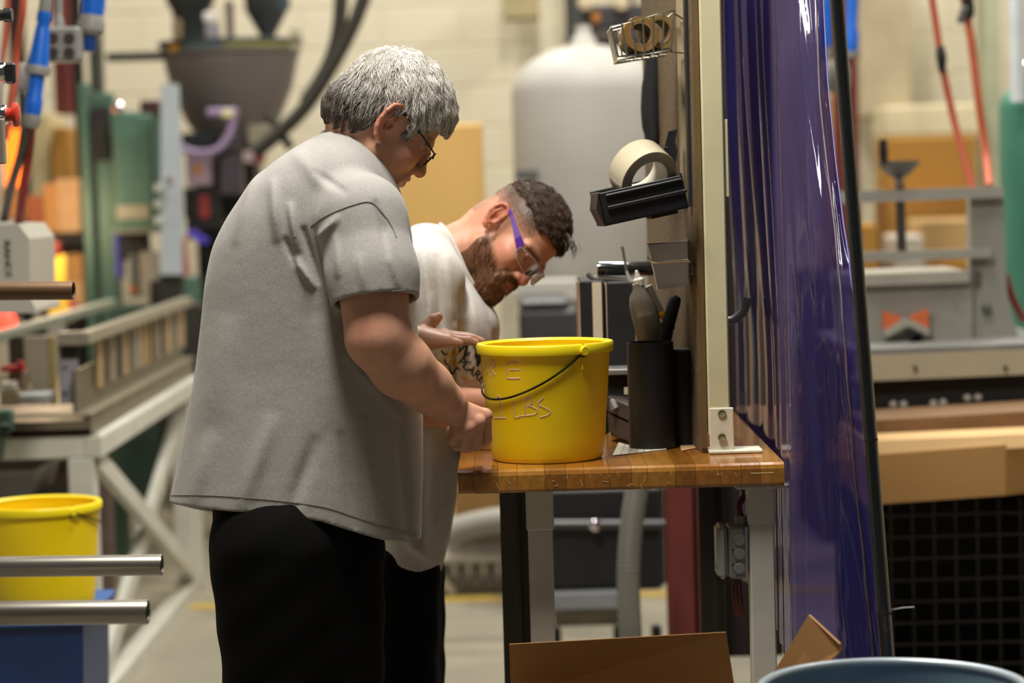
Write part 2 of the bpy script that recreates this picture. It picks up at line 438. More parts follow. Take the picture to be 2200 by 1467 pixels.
m_osb = M('brown_board', '#6b583e', 0.75, var=0.2, scale=7, stretch=(3, 3, 12), bump=0.15, second='#574630', wear=0.1)
pn0 = P(1507, 955, 4.74); pn1 = P(1399, 900, 5.62)
pdir = Vector((pn1.x - pn0.x, pn1.y - pn0.y, 0)); plen = pdir.length; pdir.normalize(); pnorm = Vector((-pdir.y, pdir.x, 0))   # faces left
if pnorm.x > 0: pnorm = -pnorm
panel = empty('peg_board', (pn0.x, pn0.y, ZT), 'brown worn board standing on the bench with bins and tools hung on its left face', 'tool panel')
mb = MB(); zt2 = 2.15
mb.prism([(pn0.x, pn0.y, ZT + 0.001), (pn0.x, pn0.y, zt2), (pn0.x + pdir.x * plen, pn0.y + pdir.y * plen, zt2), (pn0.x + pdir.x * plen, pn0.y + pdir.y * plen, ZT + 0.001)], -pnorm * 0.012)
mb.build('board', m_osb, panel)
q = Vector((pn0.x, pn0.y, 0))
MB().prism([(q.x, q.y - 0.003, ZT + 0.01), (q.x, q.y - 0.003, zt2), (q.x - pnorm.x * 0.012, q.y - 0.003, zt2), (q.x - pnorm.x * 0.012, q.y - 0.003, ZT + 0.01)], (0, 0.003, 0)).build('edge_strip', M('board_edge', '#66502c', 0.7, var=0.2), panel)
def onp(t, z, off=0.0):      # point on the panel's left face, t metres from its near edge
    return Vector((pn0.x + pdir.x * t, pn0.y + pdir.y * t, z)) + pnorm * off
# pale rails and dark strips running up the board
for t, ww, mm in ((0.16, 0.03, M('pale_rail', '#a89a7a', 0.6)), (0.06, 0.012, m_blackm)):
    a = onp(t, 1.75, 0.002); MB().prism([onp(t - ww, 1.45, 0), onp(t - ww, 2.12, 0), onp(t + ww, 2.12, 0), onp(t + ww, 1.45, 0)], pnorm * 0.006).build('rail', mm, panel)

# dark cloth/strap bundle hanging behind the basket
m_bcloth = M('black_cloth', '#141416', 0.85, var=0.4, scale=25, bump=0.3)
rows = []
d_ = 5.3
for i, (yy, x0, x1) in enumerate(((105, 1388, 1420), (150, 1384, 1424), (190, 1377, 1424), (235, 1376, 1422), (270, 1380, 1420), (290, 1386, 1418), (312, 1388, 1416))):
    a = P(x0, yy, d_); b = P(x1, yy, d_); mid = (a + b) / 2; rx = (b - a).length / 2
    rows.append([mid + Vector((math.cos(t) * rx * (1 + 0.06 * math.sin(3 * t + i)), math.sin(t) * 0.03, 0.004 * math.sin(2 * t + i))) for t in [2 * PI * j / 20 for j in range(21)]])
one('hanging_apron', MB().grid(rows), m_bcloth, 'black cloth bundle hanging down the board between wire basket and tape tray', 'cloth', smooth=True)

# wire basket with tape rolls
bk = empty('wire_basket', P(1380, 130, 4.85), 'small chrome wire basket holding brown tape rolls at the top of the board', 'basket')
def B(px, py, t): return P(px, py, 4.75 + t)
fr_top, fr_bot = [(1313, 56), (1449, 22)], [(1329, 127), (1442, 108)]
DW = 0.17
mb = MB()
a, b, c2, d2 = B(1313, 58, 0), B(1449, 23, 0), B(1442, 108, 0), B(1329, 126, 0)
back = Vector((0, DW, 0))
mb.tube([a, b, b + back, a + back], 0.0026, 8, closed=True)
mb.build('top_rim', m_chrome, bk, True)
MB().tube([d2, c2, c2 + back, d2 + back], 0.0032, 8, closed=True).build('bottom_rim', m_chrome, bk, True)
for i in range(7):
    t = i / 6
    p0 = a.lerp(b, t); p1 = d2.lerp(c2, t)
    MB().tube([p0, p1, p1 + back, p0 + back], 0.0021, 6).build('wire', m_chrome, bk, True)
for i in range(1, 4):
    t = i / 4; MB().tube([a + back * t, d2 + back * t], 0.0021, 6).build('wire', m_chrome, bk, True)
MB().box((d2 + c2) / 2 + back / 2 + Vector((0, 0, 0.004)), ((c2 - d2).length * 0.98, DW * 0.94, 0.003), 0, Matrix.Rotation(-math.atan2((c2 - d2).z, (c2 - d2).x), 3, 'Y')).build('liner', m_blackm, bk)
MB().tube([b + back * 0.3, b + back * 0.3 + Vector((0.05, 0.02, -0.03)), c2 + back * 0.3 + Vector((0.05, 0.02, -0.005)), c2 + back * 0.3], 0.002, 6).build('bracket_wire', m_chrome, bk, True)
m_btape = M('brown_tape', '#6e5126', 0.3, var=0.1, scale=30, coat=0.3)
def tape_roll(name, c, axis, ro, ri, w, mat, core, label, group=None):
    t = empty(name, c - Vector((0, 0, ro)), label, 'tape', group)
    MB().lathe(c - Vector(axis).normalized() * w / 2, [(ri * 1.06, 0), (ro * 0.985, 0), (ro, 0.001), (ro, w - 0.001), (ro * 0.985, w), (ri * 1.06, w)], 48, axis, closed=True).build('tape_band', mat, t, True)
    MB().lathe(c - Vector(axis).normalized() * (w / 2 + 0.0005), [(ri * 0.96, 0), (ri * 1.07, 0), (ri * 1.07, w + 0.001), (ri * 0.96, w + 0.001)], 40, axis, closed=True).build('core', core, t, True)
    return t
tape_roll('tape_roll', B(1371, 80, 0.085), (0.25, -1, 0.25), 0.037, 0.023, 0.042, m_btape, M('tape_core', '#6b5535', 0.8), 'brown packing tape roll lying in the wire basket')
tape_roll('tape_roll', B(1411, 70, 0.12), (0.5, -1, 0.1), 0.036, 0.024, 0.03, M('tan_tape', '#7d683f', 0.4), M('tape_core', '#6b5535'), 'tan masking tape roll leaning at the right end of the wire basket')

# black tray with clear packing tape
tray = empty('tape_tray', P(1385, 480, 4.72), 'black plastic tray tilted out from the board below the clear tape roll', 'tray')
TA = math.atan2(36, 188)          # tilt of the tray in the picture plane
tc = P(1382, 428, 4.66); sT = 4.66 / FPX
ry = Matrix.Rotation(-TA, 3, 'Y') @ Matrix.Rotation(math.radians(4), 3, 'Z')
def tl(x, y, z): return tc + ry @ Vector((x * sT, y, z * sT))
mb = MB(); LW, HH = 186, 78
for (x0, x1, y0, y1, z0, z1) in ((-LW/2, LW/2, 0, 0.15, -HH/2, -HH/2 + 6), (-LW/2, LW/2, 0, 0.004, -HH/2, HH/2 - 6), (-LW/2, LW/2, 0.146, 0.15, -HH/2, HH/2), (-LW/2, -LW/2 + 5, 0, 0.15, -HH/2, HH/2 - 4), (LW/2 - 5, LW/2, 0, 0.15, -HH/2, HH/2)):
    cc = tl((x0 + x1) / 2, (y0 + y1) / 2, (z0 + z1) / 2); mb.box(cc, ((x1 - x0) * sT, y1 - y0, (z1 - z0) * sT), 0.0015, ry)
mb.build('tray_body', m_black, tray)
MB().box(tl(6, -0.003, 24), (170 * sT, 0.006, 7 * sT), 0.002, ry).build('upper_rib', m_black, tray)
MB().box(tl(8, -0.003, -2), (176 * sT, 0.008, 8 * sT), 0.002, ry).build('lower_rib', M('black_gloss', '#1d1d20', 0.3), tray)
mb = MB(); mb.prism([tl(-LW/2, 0, HH/2 - 6), tl(-LW/2 - 9, 0.01, 0), tl(-LW/2, 0, -HH/2)], ry @ Vector((0, 0.13, 0))); mb.build('end_cap', m_black, tray)
MB().box(tl(40, 0.05, -HH / 2 - 3), (60 * sT, 0.08, 8 * sT), 0.002, ry).build('foot_rail', m_blackm, tray)
m_ctape = M('clear_tape', '#c9bfa4', 0.25, var=0.05, scale=20, coat=0.4)
tape_roll('clear_tape_roll', P(1381, 372, 4.745), Vector((0.55, -1.0, -0.62)), 0.061, 0.041, 0.055, m_ctape, M('white_core', '#cdc8ba', 0.7), 'large clear packing tape roll standing in the black tray')
gun = empty('tape_cutter', P(1450, 400, 4.78), 'black serrated cutter arm standing up behind the clear tape roll', 'cutter')
MB().prism([P(1432, 370, 4.80), P(1424, 330, 4.80), P(1436, 282, 4.80), P(1455, 278, 4.80), P(1450, 305, 4.80), P(1456, 325, 4.80), P(1448, 370, 4.80)], (0, 0.012, 0)).build('arm', m_black, gun)
MB().box(P(1420, 313, 4.80), (0.03, 0.004, 0.003), 0, Matrix.Rotation(0.3, 3, 'Y')).build('blade', m_chrome, gun)

# clear bin in a wire hoop
bn = empty('clear_bin', P(1440, 622, 4.8), 'clear plastic bin held in a wire hoop low on the board', 'bin')
m_clear = clear_plastic('clear_bin_plastic', '#c4c1bd', 0.72, 0.15)
def ring_rect(x0, x1, y, d0, d1, yr=0): return [P(x0, y, d0), P(x1, y + yr, d0), P(x1, y + yr, d1), P(x0, y, d1)]
top = ring_rect(1392, 1476, 525, 4.70, 4.86, -8); bot = ring_rect(1413, 1478, 622, 4.72, 4.85, -8)
mb = MB()
for i in range(4):
    j = (i + 1) % 4; mb.add([top[i], top[j], bot[j], bot[i]], [[0, 1, 2, 3]])
mb.add(bot, [[0, 1, 2, 3]])
mb.build('bin_shell', m_clear, bn)
MB().tube(top, 0.002, 6, closed=True).build('bin_rim', M('bin_rim_plastic', '#d8d5cf', 0.3), bn, True)
MB().tube([top[0], bot[0]], 0.0016, 6).build('corner_edge', M('bin_rim_plastic', '#d8d5cf'), bn, True)
hz = [P(1391, 553, 4.695), P(1400, 561, 4.69), P(1420, 563, 4.69), P(1472, 559, 4.69), P(1482, 563, 4.70), P(1490, 566, 4.75), P(1487, 588, 4.75)]
MB().tube(bez(hz, 5), 0.0024, 8).build('wire_hoop', m_chrome, bn, True)

# things standing on the bench
m_spine = M('spine_label', '#cfc4ad', 0.6, var=0.06)
def ypix(x, z, d):
    a, b = P(x, 0, d).z, P(x, 1000, d).z; return (z - a) / (b - a) * 1000
def book(x0, x1, y0, y1, d, t, lab, stripe=None):
    y1 = ypix(x0, ZT + 0.001, d)
    t_ = empty('binder', P((x0 + x1) / 2, y1, d), lab, 'binder', 'black binders on the bench')
    pbox(x0, y0, x1, y1, d, t, 0.003).build('cover', m_blackm, t_)
    if stripe: pbox(stripe[0], y0 + 3, stripe[1], y1 - 6, d - 0.002, 0.003, 0).build('spine_label', m_spine, t_)
    pbox(x0 - 3, y0 + 4, x0 + 1, y1, d + 0.03, t * 0.8, 0).build('page_edge', M('pages', '#b9a58c', 0.8), t_)
zy = lambda px, d: CY  # placeholder
yb = 962
book(1250, 1302, 603, yb, 5.15, 0.24, 'black binder with a pale spine stripe standing behind the yellow bucket', (1276, 1296))
book(1308, 1366, 606, yb, 5.12, 0.24, 'plain wide black binder standing beside the striped one')
lmp = empty('desk_lamp', P(1337, 600, 5.25), 'dark glossy tubular lamp head lying over the black binders', 'lamp')
MB().lathe(P(1282, 577, 5.2), [(0.004, 0), (0.0145, 0.001), (0.0155, 0.006), (0.0155, 0.116), (0.014, 0.122), (0.004, 0.123)], 24, RT).build('tube_body', M('black_gloss_tube', '#14181c', 0.12, spec=0.9, coat=0.8), lmp, True)
MB().tube(bez([P(1262, 588, 5.2), P(1275, 597, 5.2), P(1310, 599, 5.2), P(1345, 602, 5.2)], 6), 0.0055, 8).build('support_arm', M('lamp_arm', '#6d6a64', 0.4, metal=0.4), lmp, True)
MB().tube([P(1336, 530, 5.15), P(1338, 536, 5.15), P(1346, 582, 5.15), P(1352, 602, 5.13), P(1358, 612, 5.12)], [0.0035, 0.003, 0.003, 0.006, 0.008], 8).build('stem', M('lamp_arm', '#6d6a64'), lmp, True)
bt = empty('glue_bottle', P(1400, 722, 4.95), 'clear squeeze bottle with pale liquid standing in the black holder', 'bottle')
mb = MB(); axis = (P(1372, 605, 4.93) - P(1402, 735, 4.95)).normalized()
MB().lathe(P(1400, 738, 4.95), [(0.004, 0), (0.026, 0.001), (0.028, 0.008), (0.028, 0.085), (0.022, 0.105), (0.012, 0.118), (0.012, 0.128), (0.004, 0.13)], 24, axis).build('bottle_shell', clear_plastic('bottle_plastic', '#b3ada2', 0.62, 0.1), bt, True)
MB().lathe(P(1400, 737, 4.95), [(0.004, 0.002), (0.025, 0.003), (0.0255, 0.01), (0.0255, 0.062), (0.004, 0.063)], 20, axis).build('liquid', M('pale_liquid', '#a08e72', 0.35), bt, True)
MB().lathe(P(1374, 612, 4.93), [(0.011, 0), (0.0115, 0.012), (0.006, 0.016), (0.003, 0.03), (0.001, 0.031)], 16, axis).build('nozzle', M('bin_rim_plastic', '#d8d5cf'), bt, True)
sy = empty('marker_pen', P(1420, 722, 4.92), 'grey marker pen with yellow tip leaning in the black holder', 'pen')
MB().cyl(P(1393, 614, 4.92), P(1421, 672, 4.93), 0.0075, 12).build('barrel', M('pen_grey', '#6e6a66', 0.4), sy, True)
MB().tube([P(1420, 670, 4.93), P(1424, 680, 4.93), P(1429, 690, 4.935)], [0.008, 0.007, 0.003], 12).build('tip', M('pen_yellow', '#d8a912', 0.4), sy, True)
hd = empty('screwdriver', P(1440, 740, 4.9), 'thick black rubber tool handle sticking up out of the holder', 'tool')
MB().tube([P(1426, 745, 4.9), P(1432, 710, 4.9), P(1450, 645, 4.9), P(1455, 636, 4.9)], [0.013, 0.014, 0.013, 0.008], 14).build('grip', M('dark_green_rubber', '#131a18', 0.6), hd, True)
mb = MB(); mb.lathe(P(1434, 700, 4.9), [(0.0155, -0.003), (0.0155, 0.003)], 14, P(1450, 645, 4.9) - P(1432, 710, 4.9)); mb.build('collar', m_blackm, hd, True)
# black cylindrical holder: two nested open tubes
hold = empty('tool_holder', onz(1400, 962, ZT), 'tall black open cylinder holder on the bench right of the yellow bucket', 'holder')
hb = onz(1402, 962, ZT); dh = depth_of(hb); r = 50 * dh / FPX; H = (ZT + 228 * dh / FPX)
MB().lathe(hb, [(r * 0.95, 0.0005), (r, 0.002), (r, H - ZT), (r * 0.965, H - ZT), (r * 0.965, 0.004)], 36, closed=True).build('cylinder', m_black, hold, True)
MB().lathe(hb + Vector((0, 0, 0.003)), [(0.001, 0), (r * 0.96, 0), (r * 0.96, 0.003), (0.001, 0.003)], 36).build('bottom', m_blackm, hold)
hb2 = onz(1474, 960, ZT); 
one('black_canister', MB().lathe(hb2 + Vector((0, 0.05, 0)), [(0.001, 0.0005), (0.036, 0.001), (0.037, 0.004), (0.037, 0.19), (0.033, 0.195), (0.001, 0.196)], 32), m_blackm, 'shorter matte black canister between the tall holder and the board', 'canister', smooth=True)
# black stacked drawers / trays
st = empty('stacked_trays', onz(1335, 950, ZT), 'dark stack of small angled parts trays between bucket and black holder', 'trays')
for i, (y0, y1, dx) in enumerate(((905, 948, 0), (868, 902, -3))):
    q = [P(1305 + dx, y0 - 16, 5.0), P(1357 + dx, y0 + 6, 4.88), P(1357 + dx, y1 + 3, 4.88), P(1308 + dx, y1 - 20, 5.0)]
    MB().prism(q, (0.03, 0.10, 0)).build('tray', M('dark_tray', '#38342f', 0.6, var=0.2), st)
MB().tube(bez([P(1318, 880, 4.95), P(1316, 862, 4.95), P(1324, 878, 4.94)], 5), 0.006, 8).build('scoop', M('grey_scoop', '#77767a', 0.4), st, True)
pbox(1300, 793, 1360, 806, 5.02, 0.12, 0.002).build('shelf', m_gal, st); pbox(1300, 806, 1362, 862, 5.04, 0.12, 0.002).build('back_box', m_blackm, st)
pbox(1341, 832, 1358, 847, 5.0, 0.004, 0).build('tag', m_spine, st)
# papers on the bench
m_paper = M('paper', '#c9c4b6', 0.8, var=0.03)
pp = empty('paper_sheet', onz(1370, 968, ZT), 'ruled white paper sheet lying under the black holder on the bench', 'paper')
a, b, c, d = onz(1316, 979, ZT + 0.001), onz(1432, 966, ZT + 0.001), onz(1432, 945, ZT + 0.001), onz(1330, 950, ZT + 0.001)
MB().prism([a, b, c, d], (0, 0, 0.0012)).build('sheet', m_paper, pp)
for i in range(1, 6):
    t = i / 7; p0 = a.lerp(b, t); p1 = d.lerp(c, t); MB().prism([p0, p0 + Vector((0.0012, 0, 0)), p1 + Vector((0.0012, 0, 0)), p1], (0, 0, 0.0016)).build('ruled_line', M('ink_grey', '#6f6c68', 0.7), pp)
one('note_card', MB().prism([onz(1464, 969, ZT + .001), onz(1505, 961, ZT + .001), onz(1502, 950, ZT + .001), onz(1460, 955, ZT + .001)], (0, 0, 0.0012)), M('kraft_paper', '#c79c74', 0.8), 'tan note card lying at the foot of the brown board', 'paper')
one('cardboard_sheet', MB().prism([onz(980, 966, ZT + .001), onz(1080, 966, ZT + .001), onz(1080, 955, ZT + .001), onz(985, 955, ZT + .001)], (0, 0, 0.012)), m_card, 'flat piece of cardboard on the bench behind the fist', 'cardboard')

# ================================================================ yellow buckets
m_yel = M('bucket_yellow', '#f0cf00', 0.42, var=0.05, scale=8, second='#b89c08', wear=-0.22, bump=0.06, bscale=20)
m_yrim = M('bucket_rim_yellow', '#f2dc10', 0.38, var=0.04)
m_wire = M('bail_wire', '#2c2a22', 0.3, metal=0.8, var=0.1)
def make_bucket(base, R, label, H=None, lug_ang=32, drop=0.10, flip=False):
    """R = rim outer radius"""
    H = H or R * 1.62
    rb = R * 0.815; t = empty('bucket', base, label, 'bucket', 'yellow plastic buckets')
    rw = R * 0.955            # wall radius under the rim
    wall_r = lambda z: rb + (rw - rb) * (z / H) ** 0.9
    prof = [(rb * 0.86, 0.001), (rb * 0.95, 0.0), (rb * 0.99, 0.004), (rb, 0.010)] + [(wall_r(z), z) for z in np.linspace(0.02, H * 0.985, 14)] + [(rw * 0.965, H * 0.985)] + [(wall_r(z) - 0.004, z) for z in np.linspace(H * 0.95, 0.012, 10)] + [(rb * 0.8, 0.008), (0.0005, 0.008)]
    MB().lathe(base, [(0.0005, 0.003)] + prof, 72).build('bucket_body', m_yel, t, True)
    k = H - 0.018
    MB().lathe(base, [(rw * 0.96, k + 0.006), (R * 0.99, k), (R * 0.994, k - 0.001), (R, k + 0.002), (R * 1.0, H - 0.003), (R * 0.985, H), (R * 0.95, H + 0.0005), (rw * 0.945, H - 0.004)], 72, closed=True).build('rim', m_yrim, t, True)
    la = math.radians(-90 + lug_ang)
    A = Vector((math.cos(la), math.sin(la), 0)); Mv = Vector((A.y, -A.x, 0))
    if Mv.y > 0: Mv = -Mv
    if flip: Mv = -Mv
    for sg in (1, -1):
        q = base + A * sg * (R * 0.985) + Vector((0, 0, H - 0.012)); MB().lathe(q, [(0.0005, 0.0075), (0.008, 0.0075), (0.0095, 0.006), (0.0095, 0.0), (0.0005, 0.0)], 20, A * sg).build('lug', m_yrim, t, True)
        q = base + A * sg * (wall_r(H * 0.84) + 0.0015) + Vector((0, 0, H * 0.84)); MB().box(q, (0.004, 0.004, 0.024), 0.001).build('stop_rib', m_yel, t)
    pts = []
    for i in range(41):
        f = PI * i / 40; hdir = A * math.cos(f) + Mv * math.sin(f); hdir.normalize()
        z = H - 0.012 - drop * math.sin(f) ** 0.85
        rr = max(wall_r(z) + 0.004, R + 0.006 if z > H - 0.02 else 0) - (0.005 if i in (0, 40) else 0); pts.append(base + hdir * rr + Vector((0, 0, z)))
    MB().tube(pts, 0.0022, 8).build('bail_handle', m_wire, t, True)
    for sg, pt in ((1, pts[0]), (-1, pts[-1])):
        lp = [pt - (pt - base - Vector((0, 0, (pt - base).z))).normalized() * 0.0045 + Vector((0, 0, 0.0115)) * math.cos(a) + Mv * 0.0115 * math.sin(a) for a in np.linspace(0, 2 * PI, 15)[:-1]]
        MB().tube(lp, 0.0017, 6, closed=True).build('bail_loop', m_wire, t, True)
    return t, wall_r, H
bb = onz(1177, 984, ZT); dB = depth_of(bb); RB = 147 * dB / FPX
bucket, wr, HB = make_bucket(bb + Vector((0, 0, 0.0005)), RB, 'yellow plastic bucket marked LBS standing on the workbench corner', H=250 * dB / FPX, lug_ang=33, drop=0.092)
# chalk marks on the bucket wall
m_chalk = M('chalk_mark', '#d4b48c', 0.85, var=0.15, scale=40)
def on_bucket(px, py):
    z = (P(px, py, dB - RB * 0.8).z - bb.z); r_ = wr(min(max(z, 0.001), HB)) - 0.00175
    sx = (P(px, py, dB - RB * 0.8).x - bb.x) / r_; sx = max(-0.995, min(0.995, sx)); a = math.asin(sx)
    return bb + Vector((math.sin(a) * r_, -math.cos(a) * r_, z))
strokes = [[(1114, 777), (1098, 777), (1089, 785), (1090, 800), (1092, 812), (1118, 811)], [(1096, 794), (1117, 793)],
    [(1058, 812), (1055, 780), (1064, 776), (1064, 788), (1057, 793), (1066, 808)], [(1046, 782), (1048, 800), (1047, 812)],
    [(1105, 862), (1106, 885), (1107, 897), (1120, 893)], [(1129, 892), (1128, 866), (1132, 855), (1139, 853), (1143, 864), (1134, 871), (1142, 872), (1154, 879), (1150, 888), (1130, 892), (1120, 893)],
    [(1168, 853), (1158, 862), (1157, 868), (1172, 875), (1181, 882), (1178, 889), (1160, 895)], [(1065, 862), (1070, 856), (1074, 853), (1078, 880), (1079, 898)], [(1064, 902), (1088, 899)]]
for sidx, stroke in enumerate(strokes):
    path = [on_bucket(v.x, v.y) for v in bez([(x0, y0, 0) for x0, y0 in stroke], 6)]
    MB().tube(path, 0.0025, 8).build('chalk_stroke', m_chalk, bucket, True)

# ================================================================ blue curtain and its pole
def curtain_material():
    m = bpy.data.materials.new('blue_vinyl'); m.use_nodes = True; nt = m.node_tree; N = nt.nodes; L = nt.links; N.remove(N['Principled BSDF'])
    out = N['Material Output']
    tr = N.new('ShaderNodeBsdfTransparent'); tr.inputs[0].default_value = (0.24, 0.20, 0.40, 1)
    df = N.new('ShaderNodeBsdfDiffuse'); df.inputs[0].default_value = (0.028, 0.026, 0.145, 1)
    tl_ = N.new('ShaderNodeBsdfTranslucent'); tl_.inputs[0].default_value = (0.030, 0.028, 0.16, 1)
    gl = N.new('ShaderNodeBsdfGlossy'); gl.inputs['Roughness'].default_value = 0.07; gl.inputs[0].default_value = (0.8, 0.78, 0.85, 1)
    tc = N.new('ShaderNodeTexCoord'); mp = N.new('ShaderNodeMapping'); mp.inputs['Scale'].default_value = (14, 14, 1.6); L.new(tc.outputs['Object'], mp.inputs[0])
    n = N.new('ShaderNodeTexNoise'); n.inputs['Scale'].default_value = 2.2; n.inputs['Detail'].default_value = 3; L.new(mp.outputs[0], n.inputs['Vector'])
    bp = N.new('ShaderNodeBump'); bp.inputs['Strength'].default_value = 0.22; bp.inputs['Distance'].default_value = 0.003; L.new(n.outputs['Fac'], bp.inputs['Height'])
    for s_ in (gl, df): L.new(bp.outputs[0], s_.inputs['Normal'])
    fr = N.new('ShaderNodeFresnel'); fr.inputs[0].default_value = 1.32; L.new(bp.outputs[0], fr.inputs['Normal'])
    m0 = N.new('ShaderNodeMixShader'); m0.inputs[0].default_value = 0.5; L.new(df.outputs[0], m0.inputs[1]); L.new(tl_.outputs[0], m0.inputs[2])
    m1 = N.new('ShaderNodeMixShader'); m1.inputs[0].default_value = 0.45; L.new(m0.outputs[0], m1.inputs[1]); L.new(tr.outputs[0], m1.inputs[2])
    m2 = N.new('ShaderNodeMixShader'); L.new(fr.outputs[0], m2.inputs[0]); L.new(m1.outputs[0], m2.inputs[1]); L.new(gl.outputs[0], m2.inputs[2])
    L.new(m2.outputs[0], out.inputs[0]); return m
NV, NU = 110, 170
rows = []
NEAR = [(-420, 1740), (-100, 1757), (0, 1763), (200, 1778), (400, 1800), (640, 1834), (900, 1862), (1150, 1880), (1300, 1892), (1467, 1903), (1700, 1915)]
for i in range(NV + 1):
    fv = i / NV; yy = -420 + (1500 + 420) * fv
    f = min(1, max(0, (yy + 150) / 1050)); f = f * f * (3 - 2 * f)
    near = P(np.interp(yy, [q[0] for q in NEAR], [q[1] for q in NEAR]), yy, 4.74 - 0.48 * f); z = near.z
    topc = [near, Vector((near.x - 0.045, near.y + 0.06, z)), Vector((0.530, 4.90, z)), Vector((0.490, 5.02, z)), Vector((0.455, 5.14, z))]
    c0 = Vector((xr + 0.007, fy - 0.004, z)); fa = Vector((xr + 0.006, 5.55, z))
    botc = [near, near.lerp(c0, 0.55) + Vector((0.012, -0.006, 0)), c0, c0.lerp(fa, 0.35) + Vector((0.004, 0, 0)), fa]
    ctrl = [p.lerp(q, f) for p, q in zip(topc, botc)]
    path = bez(ctrl, 40); m = len(path) - 1
    row = []
    for j in range(NU + 1):
        fu = j / NU; q = fu * m; a_ = min(int(q), m - 1); p = path[a_].lerp(path[a_ + 1], q - a_)
        t = (path[min(a_ + 1, m)] - path[max(a_ - 1, 0)]); nrm = Vector((-t.y, t.x, 0)).normalized()
        if nrm.x < 0: nrm = -nrm
        up = max(0, 1 - (yy + 150) / 900)
        pleat = (0.5 + 0.5 * math.sin(fu * 62 + 0.8 * math.sin(fv * 4))) ** 1.5 * 0.024 * max(0, fu - 0.30) / 0.70 * (0.5 + 0.8 * up)
        gather = 0.012 * up * abs(math.sin(fu * 17 - fv * 3.0)) + 0.006 * up * abs(math.sin(fu * 33 + fv * 5.0))
        soft = (0.006 * math.sin(fu * 22 - fv * 6.5) + 0.0035 * math.sin(fu * 47 + fv * 9)) * max(0, 1 - fu * 2.2) * (0.6 + 0.8 * fv)
        wr_ = 0.0016 * math.sin(fu * 70 + 9 * math.sin(fv * 6)) * math.sin(fv * 40 + fu * 30) * max(0, 1 - fu * 1.8)
        off = pleat + gather + soft + wr_
        if abs(yy - 1000) < 120 and abs(fu - 0.5) < 0.08: off = max(off, 0.0)
        row.append(p + nrm * off)
    rows.append(row)
xe = xr + 0.012
cur = empty('vinyl_curtain', (xe + 0.05, 4.6, 0), 'deep blue glossy vinyl curtain hanging in folds beside the workbench', 'curtain')
MB().grid(rows).build('sheet', curtain_material(), cur, True)
MB().tube([r_[0] for r_ in rows], 0.0016, 6).build('hem', M('curtain_hem', '#6f6aa8', 0.3), cur, True)
MB().tube([r_[16] + Vector((-0.002, -0.002, 0)) for r_ in rows], 0.0022, 6).build('seam', M('curtain_seam', '#5a4a52', 0.4, var=0.3, scale=30), cur, True)
pole = empty('curtain_pole', P(1906, 1467, 4.16), 'slim black leaning pole at the right edge of the blue curtain', 'pole')
m_pole = M('pole_black', '#14181a', 0.22, spec=0.7, coat=0.5)
pt_, pb_ = P(1795, -40, 4.16), P(1898, 1300, 4.16); pd = (pb_ - pt_).normalized()
j0, j1 = P(1868, 945, 4.16), P(1893, 1318, 4.16)
ft = pb_ + pd * (pb_.z / -pd.z)
tp = pt_ - pd * 0.5
R0 = 15 * 4.16 / FPX
proj = lambda p: pt_ + pd * (p - pt_).dot(pd)
for a, b in ((tp, proj(j0)), (proj(j0) + pd * 0.001, proj(j1)), (proj(j1) + pd * 0.001, ft)):
    MB().cyl(a, b, R0, 20).build('pole_section', m_pole, pole, True)
for j in (j0, j1): MB().cyl(proj(j) - pd * 0.002, proj(j) + pd * 0.002, R0 * 1.06, 20).build('joint_ring', m_blackm, pole, True)
MB().tube([proj(j1) + Vector((R0, 0, 0.006)), proj(j1) + Vector((R0 + 0.022, 0, 0.009)), proj(j1) + Vector((R0 + 0.04, 0, 0.0095))], 0.0012, 6).build('cable_tie', M('tie_white', '#c9c9c9', 0.4), pole, True)
MB().lathe(Vector((ft.x, ft.y, 0.0)), [(0.001, 0.0), (0.09, 0.0), (0.09, 0.008), (0.03, 0.02), (0.018, 0.03), (0.001, 0.03)], 24).build('foot', m_blackm, pole, True)
# ================================================================ foreground left: pipe rack and control box
m_pipe = M('steel_pipe', '#8c887f', 0.34, metal=0.8, var=0.18, scale=3, stretch=(1, 30, 30))
m_rust = M('brown_pipe', '#6b5138', 0.5, metal=0.4, var=0.3, scale=9, second='#3f3123', wear=0.1)
rack = empty('pipe_rack', P(-70, 1467, 4.2) * 1.0, 'steel cantilever rack with three round pipe arms at the left edge', 'rack')
rx = P(-90, 900, 4.22); rack.location = (rx.x, rx.y, 0)
MB().box((rx.x, rx.y + 0.03, 0.85), (0.06, 0.06, 1.7), 0.003).build('upright', m_grey, rack)
MB().box((rx.x, rx.y + 0.03, 0.01), (0.3, 0.4, 0.02), 0.004).build('foot_plate', m_grey, rack)
for (xe_, y0, y1, d, mm, lb) in ((159, 604, 644, 4.2, m_rust, 'brown rusty pipe arm'), (349, 1191, 1236, 4.2, m_pipe, None), (319, 1288, 1340, 4.05, m_pipe, None)):
    r_ = (y1 - y0) / 2 * d / FPX; e = P(xe_ - 1, (y0 + y1) / 2, d); st_ = Vector((rx.x, e.y + 0.012, e.z + 0.004))
    ax = (e - st_); L_ = ax.length
    a_ = MB().lathe(st_, [(r_ * 0.9, 0), (r_, 0.001), (r_, L_ - 0.002), (r_ * 0.975, L_), (r_ * 0.86, L_), (r_ * 0.86, 0)], 32, ax, closed=True).build('pipe_arm', mm, rack, True, lb)
ctl = empty('control_box', P(-60, 352, 4.3), 'grey push button box with red and black knobs at the left frame edge', 'control box')
ctl.location = (rx.x - 0.02, rx.y - 0.01, 1.5)
pbox(-105, -60, -18, 352, 4.3, 0.09, 0.004).build('box_body', m_grey, ctl)
pbox(-12, 255, 8, 352, 4.29, 0.02, 0.002).build('mounting_lip', M('lip_grey', '#7d7568', 0.5), ctl)
